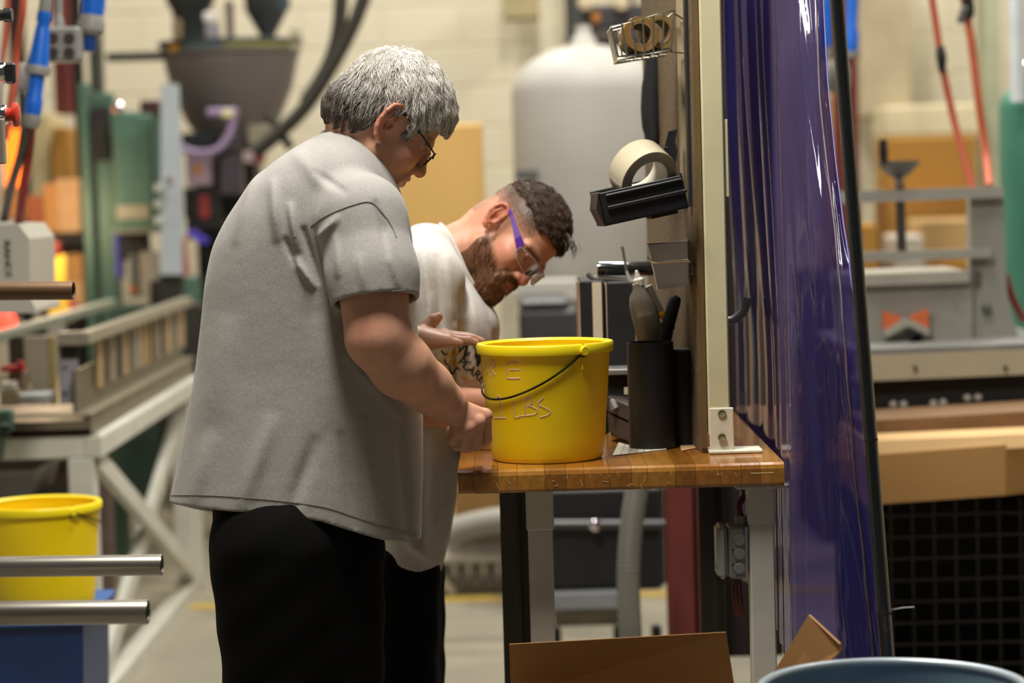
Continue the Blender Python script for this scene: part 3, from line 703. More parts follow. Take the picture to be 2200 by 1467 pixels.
MB().lathe(P(-8, 33, 4.34), [(0.0005, 0.0), (0.010, 0), (0.010, 0.014), (0.013, 0.015), (0.013, 0.027), (0.011, 0.029), (0.0005, 0.029)], 14, (1, 0, 0)).build('black_knob', M('black_gloss', '#1d1d20'), ctl, True)
c_ = P(-8, 158, 4.34)
MB().lathe(c_, [(0.001, 0), (0.020, 0), (0.020, 0.014), (0.017, 0.018), (0.001, 0.018)], 24, (1, 0, 0)).build('chrome_collar', M('mirror_chrome', '#d8d8d8', 0.08, metal=1.0, var=0.02), ctl, True)
MB().box(c_ + Vector((0.025, 0, 0)), (0.02, 0.014, 0.038), 0.004).build('selector_knob', m_black, ctl)
c_ = P(-8, 247, 4.34)
MB().lathe(c_, [(0.001, 0), (0.018, 0), (0.018, 0.016), (0.016, 0.019), (0.001, 0.019)], 24, (1, 0, 0)).build('chrome_collar', M('mirror_chrome', '#d8d8d8'), ctl, True)
MB().lathe(c_ + Vector((0.018, 0, 0)), [(0.001, 0), (0.012, 0), (0.012, 0.011), (0.0215, 0.014), (0.0215, 0.02), (0.018, 0.0225), (0.001, 0.0235)], 28, (1, 0, 0)).build('red_button', M('red_button', '#b02a18', 0.35), ctl, True)

# ================================================================ left machine: trough on a white frame
m_frame = M('white_frame', '#c6c6ba', 0.55, var=0.1, scale=5, second='#8f9084', wear=0.0)
m_trough = M('trough_metal', '#726b5b', 0.45, metal=0.3, var=0.2, scale=5, second='#5c5445', wear=0.15)
D0, D1 = 7.0, 9.27
cz = P(195, 892, D0); XS = cz.x; Y0 = cz.y; Y1 = Y0 + (D1 - D0) * 1.0
zr = cz.z                                   # trough rim height
def zpx(x, y, d): return P(x, y, d).z
z_fr_top = zpx(195, 937, D0); z_fr_bot = zpx(195, 985, D0); XL = XS - 0.62
tm = empty('trough_machine', (XS - 0.3, (Y0 + Y1) / 2, 0), 'long metal water trough line on a white braced steel frame at left', 'machine')
# trough: walls
MB().box((XS - 0.31, (Y0 + Y1) / 2, z_fr_top + 0.012), (0.62, Y1 - Y0, 0.02), 0.002).build('trough_floor', m_trough, tm)
MB().box((XS - 0.008, (Y0 + Y1) / 2, (zr + z_fr_top) / 2), (0.014, Y1 - Y0, zr - z_fr_top), 0.002).build('trough_side', m_trough, tm)
MB().box((XL + 0.008, (Y0 + Y1) / 2, (zr + z_fr_top) / 2), (0.014, Y1 - Y0, zr - z_fr_top), 0.002).build('trough_side', m_trough, tm)
MB().box((XS - 0.31, Y0 + 0.007, (zr + z_fr_top) / 2 - 0.008), (0.60, 0.014, zr - z_fr_top - 0.016), 0.002).build('trough_end', M('trough_dark', '#6a6050', 0.5, var=0.2, scale=6), tm)
MB().box((XS - 0.02, (Y0 + Y1) / 2, zr + 0.004), (0.05, Y1 - Y0 + 0.02, 0.010), 0.003).build('trough_lip', M('lip_metal', '#8d8573', 0.4, metal=0.4, var=0.15), tm)
MB().box((XS - 0.31, Y0 + 0.0, zr + 0.004), (0.62, 0.04, 0.010), 0.003).build('trough_lip', M('lip_metal', '#8d8573'), tm)
# frame
bh = z_fr_top - z_fr_bot
MB().box((XS - 0.31, Y0 + 0.03, z_fr_top - bh / 2), (0.66, 0.05, bh), 0.004).build('frame_beam', m_frame, tm)
MB().box((XS + 0.003, (Y0 + Y1) / 2, z_fr_top - bh / 2), (0.05, Y1 - Y0, bh), 0.004).build('frame_beam', m_frame, tm)
MB().box((XL, (Y0 + Y1) / 2, z_fr_top - bh / 2), (0.05, Y1 - Y0, bh), 0.004).build('frame_beam', m_frame, tm)
for xx, yy in ((XS - 0.035, Y0 + 0.035), (XL, Y0 + 0.035), (XS - 0.02, Y1 - 0.04), (XL, Y1 - 0.04), (XS - 0.02, (Y0 + Y1) / 2 + .9)):
    MB().box((xx, yy, z_fr_bot / 2), (0.075, 0.075, z_fr_bot), 0.004).build('leg', m_frame, tm)
def bar(a, b, w, t, mat, name, parent):
    a, b = Vector(a), Vector(b); d = b - a; R_ = d.to_track_quat('X', 'Z').to_matrix(); MB().box((a + b) / 2, (d.length, t, w), 0.002, R_).build(name, mat, parent)
bar((XS, Y0 + 0.05, z_fr_bot - 0.005), (XS, Y1 - 0.05, 0.03), 0.065, 0.03, m_frame, 'brace', tm)
bar((XS - 0.03, Y0 + 0.05, 0.03), (XS - 0.03, Y1 - 0.05, z_fr_bot - 0.01), 0.075, 0.03, m_frame, 'brace', tm)
bar((XS - 0.02, Y0 + 0.02, 0.025), (XS - 0.02, Y1, 0.025), 0.05, 0.06, m_frame, 'floor_rail', tm)
# guard above the trough
zg0 = zpx(185, 716, D0); zg1 = zpx(405, 656, D1); zg = (zg0 + zg1) / 2
gx0 = P(130, 720, D0).x
m_rail = M('rail_grey', '#938d7d', 0.4, metal=0.3, var=0.1)
MB().box(((gx0 + XS) / 2 - 0.012, Y0 + 0.05, zg), (XS - gx0 + 0.0, 0.04, 0.04), 0.003).build('guard_rail', m_rail, tm)
MB().box((XS - 0.02, (Y0 + Y1) / 2 + 0.03, zg), (0.04, Y1 - Y0, 0.035), 0.003).build('guard_rail', m_rail, tm)
pbox(128, 773, 168, 868, D0 + 0.06, 0.01, 0.001).build('perforated_plate', M('lavender_plate', '#9a97a6', 0.4, var=0.08), tm)
for yy in (791, 845):
    q = P(139, yy, D0 + 0.057); MB().cyl(q, q + Vector((0, 0.004, 0)), 0.006, 12).build('plate_hole', m_blackm, tm)
pbox(128, 738, 168, 776, D0 + 0.065, 0.01, 0).build('dark_panel', M('dark_panel', '#2a251d', 0.6), tm)
pbox(126, 735, 131, 870, D0 + 0.055, 0.02, 0).build('guard_post', m_rail, tm)
tones = ['#a08860', '#5b4d3c', '#9a8e78', '#3d3934', '#b09a70', '#77695a', '#8d8576', '#ab9067']
for i in range(16):
    yy = Y0 + 0.35 + i * (Y1 - Y0 - 0.42) / 15
    MB().box((XS - 0.03, yy, (zg + zr) / 2 + 0.03), (0.012, 0.05 if i % 3 else 0.085, zg - zr - 0.05), 0.001).build('guard_slat', M('slat_%d' % (i % 8), tones[i % 8], 0.55, var=0.15), tm)
MB().box((XS - 0.045, (Y0 + Y1) / 2, zr + 0.07), (0.012, Y1 - Y0, 0.12), 0.001).build('inner_wall', M('inner_wall_metal', '#635d50', 0.4, metal=0.3, var=0.2), tm)
for yy in (Y0 + 0.55, Y0 + 0.95):
    MB().lathe((XS - 0.10, yy, zr - 0.01), [(0.001, 0), (0.03, 0), (0.03, 0.06), (0.045, 0.065), (0.045, 0.08), (0.001, 0.085)], 16).build('fitting', M('brass_fitting', '#8d7a55', 0.4, metal=0.5), tm, True)
# left rail of the line and small parts resting on it
lx = P(20, 716, D0 + 0.3).x
MB().box((lx - 0.02, (Y0 + Y1) / 2 + 0.1, zg), (0.04, Y1 - Y0 - 0.1, 0.03), 0.003).build('guard_rail', M('green_rail', '#7c8273', 0.5), tm)
for i, (x0, x1, mmh) in enumerate(((20, 52, '#3c3229'), (53, 104, '#9d9582'), (105, 120, '#a08f5e'))):
    pbox(x0, 722, x1, 870, D0 + 0.35, 0.02, 0.002).build('back_panel', M('backp_%d' % i, mmh, 0.5, metal=0.2, var=0.2), tm)
parts = empty('tool_parts', P(30, 870, D0 + 0.1), 'machined metal blocks stacked on the trough end', 'blocks')
parts.location = P(30, 872, D0 + 0.1)
pbox(0, 838, 40, 872, D0 + 0.06, 0.2, 0.003).build('cream_block', M('cream_block', '#9a9076', 0.5), parts)
pbox(40, 846, 104, 868, D0 + 0.06, 0.1, 0.004).build('light_block', M('light_block', '#b4b6b6', 0.35, metal=0.2), parts)
pbox(0, 820, 32, 836, D0 + 0.06, 0.1, 0.003).build('white_bar', M('white_bar', '#d6d2c8', 0.35), parts)
pbox(18, 800, 50, 834, D0 + 0.10, 0.1, 0.003).build('brown_block', M('brown_block', '#6e5a48', 0.5), parts)
pbox(0, 786, 48, 799, D0 + 0.08, 0.06, 0.003).build('red_clamp', M('red_clamp', '#a01c1c', 0.4), parts)
pbox(36, 776, 47, 796, D0 + 0.07, 0.03, 0.003).build('red_lever', M('red_clamp', '#a01c1c'), parts)
valve = empty('green_valve', P(12, 930, D0 - 0.1), 'dark green valve hanging at the near end of the trough', 'valve')
pbox(-10, 880, 24, 930, D0 - 0.06, 0.05, 0.006).build('valve_body', M('green_dark', '#4b6a5c', 0.5), valve)
pbox(-4, 908, 20, 940, D0 - 0.09, 0.03, 0.008).build('valve_knob', M('green_black', '#1f2b26', 0.4), valve)
mb = MB().tube(bez([P(5, 935, D0 - .05), P(3, 960, D0 - .05), P(2, 985, D0 - .03)], 4), 0.008, 8); mb.build('valve_pipe', M('green_dark', '#4b6a5c'), valve, True)
# grey crate hanging under the frame
gt = empty('grey_tub', P(20, 1070, 7.3), 'light grey plastic tub standing under the white trough frame', 'tub')
tb0 = P(20, 1016, 7.3); gt.location = (tb0.x, tb0.y + 0.2, 0)
a_, b_ = P(-60, 1016, 7.3), P(76, 1016, 7.3); c_, d_ = P(-55, 1072, 7.3), P(62, 1072, 7.3)
MB().prism([a_, b_, d_, c_], (0, 0.4, 0)).build('tub_body', M('tub_grey', '#8f8f93', 0.5), gt)
pbox(-62, 1010, 78, 1020, 7.29, 0.42, 0.003).build('tub_rim', M('tub_rim', '#a5a5a8', 0.45), gt)
MB().box((tb0.x, tb0.y + 0.2, d_.z / 2), (0.3, 0.3, d_.z), 0.003).build('tub_stand', m_grey, gt)
# pink-brown drum behind it
one('brown_drum', MB().lathe((P(110, 1040, 8.0).x, P(110, 1040, 8.0).y, 0), [(0.001, 0), (0.19, 0), (0.2, 0.01), (0.2, 0.3), (0.205, 0.31), (0.2, 0.32), (0.2, 0.62), (0.001, 0.63)], 32), M('pinkish_drum', '#6f5c56', 0.5, var=0.12), 'dull brown drum standing in the shade under the trough frame', 'drum', smooth=True)

# yellow bucket on blue bin
zbin = P(95, 1303, 5.9).z
bc = onz(95, 1300, zbin); dbk = depth_of(bc)
bk2, _, _ = make_bucket(Vector((bc.x, bc.y, zbin + 0.001)), 131 * dbk / FPX, 'smudged yellow bucket on the blue bin behind the steel pipe arms', H=222 * dbk / FPX, lug_ang=42, drop=0.05, flip=True)
bin_ = empty('blue_bin', (bc.x, bc.y, 0), 'dark blue plastic bin carrying the smudged yellow bucket at lower left', 'bin')
m_blue = M('bin_blue', '#0d2c5c', 0.45, var=0.12, scale=6)
x0, x1 = P(-70, 1400, 5.75).x, P(180, 1400, 5.75).x; yb0 = bc.y - 0.17; yb1 = bc.y + 0.2
mb = MB(); ins = 0.012
mb.prism([(x0 + .02, yb0 + .02, 0.001), (x1 - .02, yb0 + .02, 0.001), (x1, yb0, zbin - 0.02), (x0, yb0, zbin - 0.02)], (0, yb1 - yb0, 0)); mb.build('bin_body', m_blue, bin_)
MB().box(((x0 + x1) / 2, (yb0 + yb1) / 2, zbin - 0.010), (x1 - x0 + 0.03, yb1 - yb0 + 0.03, 0.020), 0.004).build('bin_lid', M('bin_blue_lid', '#2c5aa0', 0.4, var=0.1), bin_)

# grey housing with vertical lettering
hs = empty('grey_housing', P(20, 672, 6.3), 'pale grey machine housing with small vertical lettering at left edge', 'housing')
hp = [P(-190, 478, 6.3), P(40, 482, 6.3), P(63, 513, 6.3), P(65, 640, 6.3), P(76, 664, 6.3), P(76, 672, 6.3), P(-190, 676, 6.3)]
MB().prism(hp, (0, 0.35, 0)).build('housing_shell', M('housing_grey', '#a9a79c', 0.45, var=0.04, bump=0.05), hs)
V, F = text_mesh('RANCE', 0.0225, 0.0008)
mt = Matrix.Translation(P(16, 556, 6.297)) @ Matrix.Rotation(PI / 2, 4, 'X') @ Matrix.Rotation(-PI / 2, 4, 'Z') @ Matrix.Scale(1.35, 4, (1, 0, 0))
link_mesh('lettering', [mt @ v for v in V], F, M('letter_grey', '#4c5048', 0.6), hs)
stand_z = P(-130, 672, 6.3)
MB().box((stand_z.x, stand_z.y + 0.17, stand_z.z / 2), (0.09, 0.09, stand_z.z), 0.003).build('pedestal', m_grey, hs)

# ================================================================ hanging plugs and outlet box
m_bplug = M('plug_blue', '#0f5fc4', 0.35, var=0.06, scale=10)
m_gplug = M('plug_grey', '#83837f', 0.5, var=0.08)
def plug(cx, ys, d, lab, prof, tilt=0.0, cords=()):
    """prof: list of (part, material, [(half px, y px)...])"""
    t = empty('power_plug', P(cx, ys, d), lab, 'plug', 'blue power plugs')
    s_ = d / FPX; up = (P(cx + tilt, ys - 100, d) - P(cx, ys, d)).normalized()
    for nm, mm, pf in prof:
        y_last = pf[-1][1]
        MB().lathe(P(cx, ys, d), [(max(0.0005, h * s_), (ys - y) * s_) for h, y in pf], 20, up).build(nm, mm, t, True)
    for pth, r_, mm in cords: MB().tube(bez([P(*q) for q in pth], 8), r_, 8).build('cord', mm, t, True)
    return t
m_cord = M('cord_dark', '#4a4542', 0.55); m_orange = M('hose_orange', '#b8553a', 0.5, var=0.1); m_redc = M('hose_red', '#8f2f28', 0.5)
plug(66, 275, 6.2, 'long blue power plug hanging beside the grey outlet box', [
    ('strain_relief', m_gplug, [(0, -5), (13, -5), (14, 20), (12, 28), (0, 28)]),
    ('upper_body', m_bplug, [(0, 22), (15, 24), (16, 42), (13, 48), (15, 60), (22, 130), (23, 142), (0, 142)]),
    ('grey_collar', m_gplug, [(0, 141), (26, 141), (28, 148), (26, 160), (0, 160)]),
    ('lower_body', m_bplug, [(0, 159), (17, 160), (16, 205), (19, 215), (19, 235), (17, 247), (0, 247)]),
    ('end_cap', m_gplug, [(0, 246), (19, 247), (20, 262), (14, 275), (0, 275)])], 12,
    [([(55, 272, 6.2), (45, 330, 6.3), (22, 410, 6.5), (4, 500, 6.75)], 0.012, m_cord), ([(52, -40, 6.25), (48, 30, 6.25), (36, 110, 6.3), (28, 190, 6.3), (10, 300, 6.3)], 0.010, m_orange), ([(78, -60, 6.2), (77, -5, 6.2)], 0.012, m_cord)])
plug(46, 200, 6.35, 'round grey flange cover behind the long blue plug', [('flange', m_gplug, [(0, 135), (24, 142), (30, 165), (24, 192), (0, 200)])], 0)
plug(190, 112, 6.5, 'blue socket with domed grey cap at the top left', [
    ('socket_body', m_bplug, [(0, -50), (22, -50), (26, 10), (24, 36), (0, 36)]),
    ('grey_dome', m_gplug, [(0, 30), (24, 32), (30, 50), (30, 66), (22, 76), (0, 78)]),
    ('lower_ring', M('plug_blue_dark', '#0c3f86', 0.4), [(0, 77), (15, 78), (15, 106), (12, 112), (0, 112)])], 10)
ob = empty('outlet_box', P(132, 132, 6.4), 'grey hanging box with four dark round outlets at top left', 'outlet box')
pbox(95, 57, 170, 132, 6.4, 0.08, 0.008).build('box_body', m_gplug, ob)
for xx in (114, 149):
    for yy in (82, 113):
        q = P(xx, yy, 6.4); MB().lathe(q + Vector((0, 0.0, 0)), [(0.0005, -0.001), (0.0125, -0.001), (0.0145, 0.002), (0.0145, 0.006), (0.0005, 0.006)], 20, (0, -1, 0)).build('outlet', M('outlet_dark', '#2f2723', 0.6), ob, True)
MB().lathe(P(127, 60, 6.44), [(0.001, 0), (0.017, 0.0), (0.012, 0.03), (0.006, 0.04), (0.001, 0.04)], 16).build('gland', m_gplug, ob, True)
MB().tube([P(127, 30, 6.44), P(125, -80, 6.44), P(122, -300, 6.44)], 0.010, 8).build('cable', m_gplug, ob, True)
for i, (pth, r_, mm, lab) in enumerate((
    ([(-10, 330, 6.6), (0, 180, 6.6), (12, 60, 6.6), (18, -60, 6.6)], 0.007, m_orange, 'thin orange cable running up the left frame edge'),
    ([(68, 262, 6.22), (62, 330, 6.3), (48, 420, 6.35), (40, 484, 6.45)], 0.012, m_redc, 'dark red hose hanging below the long blue plug'))):
    one('cable', MB().tube(bez([P(*q) for q in pth], 8), r_, 8), mm, lab, 'cable', smooth=True)

# ================================================================ maroon columns, far left glow
def column(x0, x1, y0, y1, d, t, mat, label, name='steel_column', cat='column', group=None, ground=True, ztop=None):
    c = P((x0 + x1) / 2, (y0 + y1) / 2, d); w = (x1 - x0) * d / FPX
    zt_ = P(x0, y0, d).z if ztop is None else ztop; zb_ = 0 if ground else P(x0, y1, d).z
    o = MB(); tf = 0.014
    o.box((c.x, c.y + 0.007, (zt_ + zb_) / 2), (w, tf, zt_ - zb_), 0.002).box((c.x, c.y + t / 2, (zt_ + zb_) / 2), (0.012, t, zt_ - zb_), 0.001).box((c.x, c.y + t, (zt_ + zb_) / 2), (w, tf, zt_ - zb_), 0.002)
    return one(name, o, mat, label, cat, group)
column(107, 142, -300, 245, 10.8, 0.15, m_maroon, 'maroon steel column hanging above the far left carton stack', ground=False)
column(10, 34, -300, 140, 10.9, 0.15, m_maroon, 'maroon column at the far top left corner', ground=False)
column(1424, 1532, -400, 1360, 6.6, 0.22, m_maroon, 'maroon steel beam column standing behind the workbench', ztop=3.2)
column(1806, 1846, -300, 900, 9.2, 0.2, m_maroon, 'maroon steel column behind the black curtain pole', ztop=3.4)

lampd = bpy.data.lights.new('added_warm_glow', 'POINT'); lampd.energy = 9; lampd.color = (1.0, 0.72, 0.45); lampd.shadow_soft_size = 0.12
lo_ = bpy.data.objects.new('added_warm_light', lampd); col.objects.link(lo_); lo_.location = P(105, 470, 9.6)  # warm light added to brighten the far left cartons, without a fixture
wl = empty('signal_lamp', P(20, 420, 9.9), 'glowing orange signal panel behind the hanging plugs', 'lamp')
pbox(8, 272, 46, 402, 9.9, 0.05, 0.01).build('lit_face', glow('orange_lit', '#ff6a18', 2.2), wl)
pbox(0, 262, 52, 275, 9.88, 0.08, 0.01).build('top_cap', m_blackm, wl); pbox(4, 400, 50, 470, 9.9, 0.06, 0.01).build('lamp_base', M('amber_base', '#8a5a2c', 0.5), wl)
bl = empty('red_beacon', P(15, 722, 8.9), 'glowing red beacon above the trough at far left', 'lamp')
MB().lathe(P(15, 714, 8.9), [(0.001, 0), (0.034, 0), (0.036, 0.02), (0.034, 0.055), (0.02, 0.072), (0.001, 0.076)], 20).build('dome', glow('red_lit', '#ff3a28', 3.0), bl, True)
MB().lathe(P(15, 730, 8.9), [(0.001, 0), (0.04, 0), (0.04, 0.028), (0.001, 0.03)], 20).build('beacon_base', m_blackm, bl, True)
m_cartl = M('carton_pale', '#cf9a5e', 0.8, var=0.06)
cart = empty('carton_stack', P(130, 500, 10.2), 'warm lit pale cartons stacked at far left behind the teal column', 'cartons')
for (x0, y0, x1, y1, mh) in ((92, 395, 128, 500, m_cartl), (120, 385, 172, 500, M('carton_paler', '#e0b988', 0.8)), (138, 545, 178, 606, m_cartl), (140, 606, 180, 660, M('carton_paler', '#e0b988')), (56, 420, 92, 500, M('rust_carton', '#a5603c', 0.8))):
    pbox(x0, y0, x1, y1, 10.2, 0.3, 0.006).build('carton', mh, cart)
MB().box(P(130, 515, 10.3), (0.34, 0.3, 0.05), 0.004).build('shelf', m_blackm, cart)
for xx in (64, 186): 
    q = P(xx, 600, 10.4); MB().box((q.x, q.y, 1.3), (0.04, 0.04, 2.6), 0.003).build('shelf_post', m_blackm, cart)
MB().box(P(130, 668, 10.3), (0.34, 0.3, 0.03), 0.004).build('shelf', m_blackm, cart)
yg = empty('yellow_guard', P(123, 690, 9.7), 'bright yellow flared guard with a dark red top at far left', 'guard')
MB().prism([P(107, 548, 9.7), P(138, 548, 9.7), P(140, 640, 9.7), P(152, 690, 9.7), P(103, 690, 9.7), P(108, 640, 9.7)], (0, 0.05, 0)).build('guard_plate', M('guard_yellow', '#f0c440', 0.5), yg)
pbox(106, 520, 128, 549, 9.69, 0.05, 0.004).build('red_top', M('dark_red', '#6a1512', 0.5), yg)
MB().prism([P(141, 640, 9.75), P(158, 645, 9.75), P(163, 680, 9.75), P(150, 690, 9.75)], (0, 0.04, 0)).build('pink_flag', M('pinkish_red', '#b3424a', 0.5), yg)
pbox(110, 690, 148, 1160, 9.72, 0.04, 0.003).build('guard_leg', m_grey, yg)
pbox(64, 515, 84, 548, 9.7, 0.06, 0.01).build('yellow_block', M('guard_yellow2', '#c9a22a', 0.5), yg); pbox(68, 548, 82, 690, 9.72, 0.04, 0.01).build('block_post', m_grey, yg)
one('tan_carton', pbox(126, 275, 165, 1096, 11.2, 0.3, 0.01), M('carton_tan', '#a97a30', 0.8), 'tall tan carton against the back wall left of the teal column', 'carton')
one('cream_cabinet', pbox(64, 245, 122, 1095, 11.3, 0.4, 0.01), M('cream_cab', '#cdbf93', 0.6), 'cream cabinet against the back wall below the outlet box', 'cabinet')
one('dark_cart', pbox(50, 520, 190, 1152, 10.7, 0.3, 0.01), M('dark_cart', '#2d2a28', 0.6), 'dark tool cabinet under the warm lit cartons', 'cabinet')

# ================================================================ teal machine behind
m_teal = M('teal_paint', '#456557', 0.5, var=0.12, scale=4, second='#77806f', wear=-0.05)
m_teald = M('teal_dark', '#31493f', 0.55, var=0.2, scale=5)
def col_box(x0, x1, y0, d, t, mat, name, parent, zb=0.0):
    c = P((x0 + x1) / 2, 500, d); w = (x1 - x0) * d / FPX; zt_ = P(x0, y0, d).z
    return MB().box((c.x, c.y + t / 2, (zt_ + zb) / 2), (w, t, zt_ - zb), 0.006).build(name, mat, parent)
tp_ = empty('teal_press', P(230, 900, 10.0), 'teal painted moulding press frame with hanging control cabinet behind the grey shirt', 'machine')
tp_.location.z = 0
col_box(180, 200, 180, 9.95, 0.1, m_teal, 'front_column', tp_)
col_box(196, 212, 200, 10.1, 0.1, m_teald, 'column_web', tp_)
col_box(212, 250, 200, 9.95, 0.1, m_teal, 'front_column', tp_)
pbox(243, 245, 330, 496, 9.8, 0.35, 0.015).build('control_cabinet', m_teal, tp_)
pbox(238, 240, 296, 300, 9.78, 0.3, 0.01).build('cabinet_head', M('teal_head', '#46685c', 0.5, var=0.1), tp_)
pbox(250, 440, 320, 470, 9.795, 0.02, 0).build('worn_patch', M('worn_paint', '#8b8672', 0.7, var=0.1), tp_)
pbox(240, 492, 335, 502, 9.79, 0.36, 0.004).build('cabinet_sill', M('worn_paint2', '#6d6f60', 0.7), tp_)
col_box(205, 228, -200, 10.3, 0.12, M('dark_post', '#2f342c', 0.5, var=0.15), 'dark_post', tp_)
pbox(228, 112, 345, 130, 10.3, 0.06, 0.004).build('cross_bar', M('dark_post', '#2f342c'), tp_)
for (x0, y0, x1, y1, mm, nm) in ((196, 228, 236, 345, m_blackm, 'motor_block'), (300, 215, 340, 250, M('dark_red2', '#3f2222', 0.5), 'valve_block'), (255, 500, 315, 560, m_blackm, 'black_coupling'), (276, 545, 292, 640, M('grey_rod', '#6a6f6c', 0.4), 'rod'), (277, 612, 292, 632, M('orange_band', '#a8552c', 0.5), 'orange_band'), (300, 540, 335, 640, M('dull_white', '#8e8a80', 0.5), 'pump_body'), (248, 500, 258, 600, M('violet_tube', '#4a3fb0', 0.4), 'violet_tube'), (320, 600, 400, 655, M('black_box', '#141214', 0.5), 'terminal_box'), (385, 595, 425, 650, M('green_box', '#45655a', 0.5), 'green_box'), (330, 655, 480, 1000, M('dark_base', '#23251f', 0.6, var=0.3), 'machine_base'), (240, 655, 340, 1100, m_teald, 'machine_base')):
    pbox(x0, y0, x1, y1, 9.9, 0.12, 0.008).build(nm, mm, tp_)
pc = empty('pale_column', P(360, 650, 9.6), 'pale blue white column standing between teal cabinet and dark hopper', 'column')
pc.location.z = 0
MB().prism([P(345, 180, 9.6), P(378, 180, 9.6), P(392, 590, 9.6), P(345, 590, 9.6)], (0, 0.1, 0)).build('column_face', M('pale_blue_paint', '#aab4bb', 0.45, var=0.06), pc)
MB().prism([P(378, 470, 9.62), P(384, 470, 9.62), P(402, 592, 9.62), P(386, 592, 9.62)], (0, 0.1, 0)).build('red_side', M('red_side', '#8f4a48', 0.5), pc)
pbox(352, 588, 398, 1100, 9.65, 0.1, 0.005).build('column_foot', M('dark_base', '#23251f'), pc)
for yy in (395, 430, 465): pbox(332, yy, 350, yy + 18, 9.58, 0.04, 0.004).build('terminal', M('terminal_white', '#b4b8ae', 0.5), pc)
q = P(366, 388, 9.56); MB().lathe(q, [(0.001, 0), (0.018, 0), (0.02, 0.015), (0.012, 0.03), (0.001, 0.032)], 16, (0, -1, 0)).build('lens', M('bright_chrome2', '#e0d8e4', 0.1, metal=0.9), pc, True)
q = P(256, 232, 9.7); MB().lathe(q, [(0.001, 0), (0.022, 0), (0.024, 0.02), (0.014, 0.034), (0.001, 0.036)], 16, (0, -1, 0)).build('highlight_disc', M('bright_chrome2', '#e0d8e4'), tp_, True)  # pale chrome disc standing in for a round blurred highlight

# ---- hopper
hop = empty('material_hopper', P(490, 330, 10.3), 'large dark grey conical material hopper with striped rim at top left', 'hopper')
m_hop = M('hopper_grey', '#6b6462', 0.5, metal=0.1, var=0.08, scale=4)
hc = P(495, 95, 10.4); sH = 10.4 / FPX
MB().lathe(hc, [(150 * sH, 0.0), (150 * sH, -22 * sH), (146 * sH, -24 * sH), (130 * sH, -95 * sH), (100 * sH, -165 * sH), (62 * sH, -225 * sH), (48 * sH, -250 * sH), (0.001, -250 * sH)], 40).build('cone', m_hop, hop, True)
MB().lathe(hc, [(0.001, 0.012), (154 * sH, 0.012), (156 * sH, 0.004), (156 * sH, -0.006), (0.001, -0.006)], 40).build('lid', M('hopper_lid', '#26302f', 0.45), hop, True)
for (x0, x1, y0, y1, mh) in ((408, 495, 92, 108, '#5d7076'), (498, 642, 92, 108, '#8b8a45'), (376, 398, 90, 112, '#d79a20'), (630, 655, 70, 112, '#a9a690')):
    a0 = math.asin(max(-1, min(1, ((x0 - 495) / 152)))); a1 = math.asin(max(-1, min(1, (x1 - 495) / 152)))
    rr = 152.5 * sH; rowsb = [[Vector((hc.x + rr * math.sin(a0 + (a1 - a0) * k / 8), hc.y - rr * math.cos(a0 + (a1 - a0) * k / 8), P(495, yy, 10.4).z)) for k in range(9)] for yy in (y0, y1)]
    MB().grid(rowsb).build('rim_sticker', M('sticker_' + mh[1:], mh, 0.5), hop)
for (x0, y0, x1, y1, mh) in ((458, 132, 482, 158, '#8d8280'), (494, 132, 518, 158, '#8d8280'), (482, 192, 500, 212, '#77786a')):
    a0 = math.asin((x0 - 495) / 132); a1 = math.asin((x1 - 495) / 132); rr = (141 if y0 < 170 else 122) * sH
    rowsb = [[Vector((hc.x + (rr - (0.012 if yy == y1 else 0)) * math.sin(a0 + (a1 - a0) * k / 4), hc.y - (rr - (0.012 if yy == y1 else -0.004)) * math.cos(a0 + (a1 - a0) * k / 4), P(495, yy, 10.4).z)) for k in range(5)] for yy in (y0, y1)]
    MB().grid(rowsb).build('cone_label', M('label_' + mh[1:], mh, 0.6), hop)
MB().lathe(P(575, 85, 10.4), [(0.001, 0), (18 * sH, 0), (18 * sH, 12 * sH), (46 * sH, 62 * sH), (48 * sH, 90 * sH), (0.001, 92 * sH)], 28).build('loader_cone', M('loader_dark', '#35373a', 0.4), hop, True)
MB().lathe(P(575, 20, 10.4), [(0.001, 0), (49 * sH, 0), (49 * sH, 60 * sH), (0.001, 62 * sH)], 28).build('loader_body', M('loader_blue', '#2f4550', 0.4), hop, True)
MB().lathe(P(412, 85, 10.4), [(0.001, 0), (36 * sH, 0), (40 * sH, 60 * sH), (52 * sH, 80 * sH), (54 * sH, 130 * sH), (0.001, 132 * sH)], 28).build('loader_body', M('loader_dark2', '#262b29', 0.4), hop, True)
for (x0, y0, x1, y1, mh, nm) in ((436, 26, 468, 46, '#e4ddd8', 'white_cap'), (440, 50, 470, 85, '#8d8a92', 'gauge_body'), (370, 40, 388, 85, '#7a6a50', 'bracket'), (484, 0, 500, 90, '#6a6158', 'support_rod')):
    pbox(x0, y0, x1, y1, 10.1, 0.06, 0.006).build(nm, M('hp_' + mh[1:], mh, 0.4), hop)
pbox(430, 325, 560, 1100, 10.45, 0.3, 0.01).build('hopper_stand', M('dark_base', '#23251f'), hop)
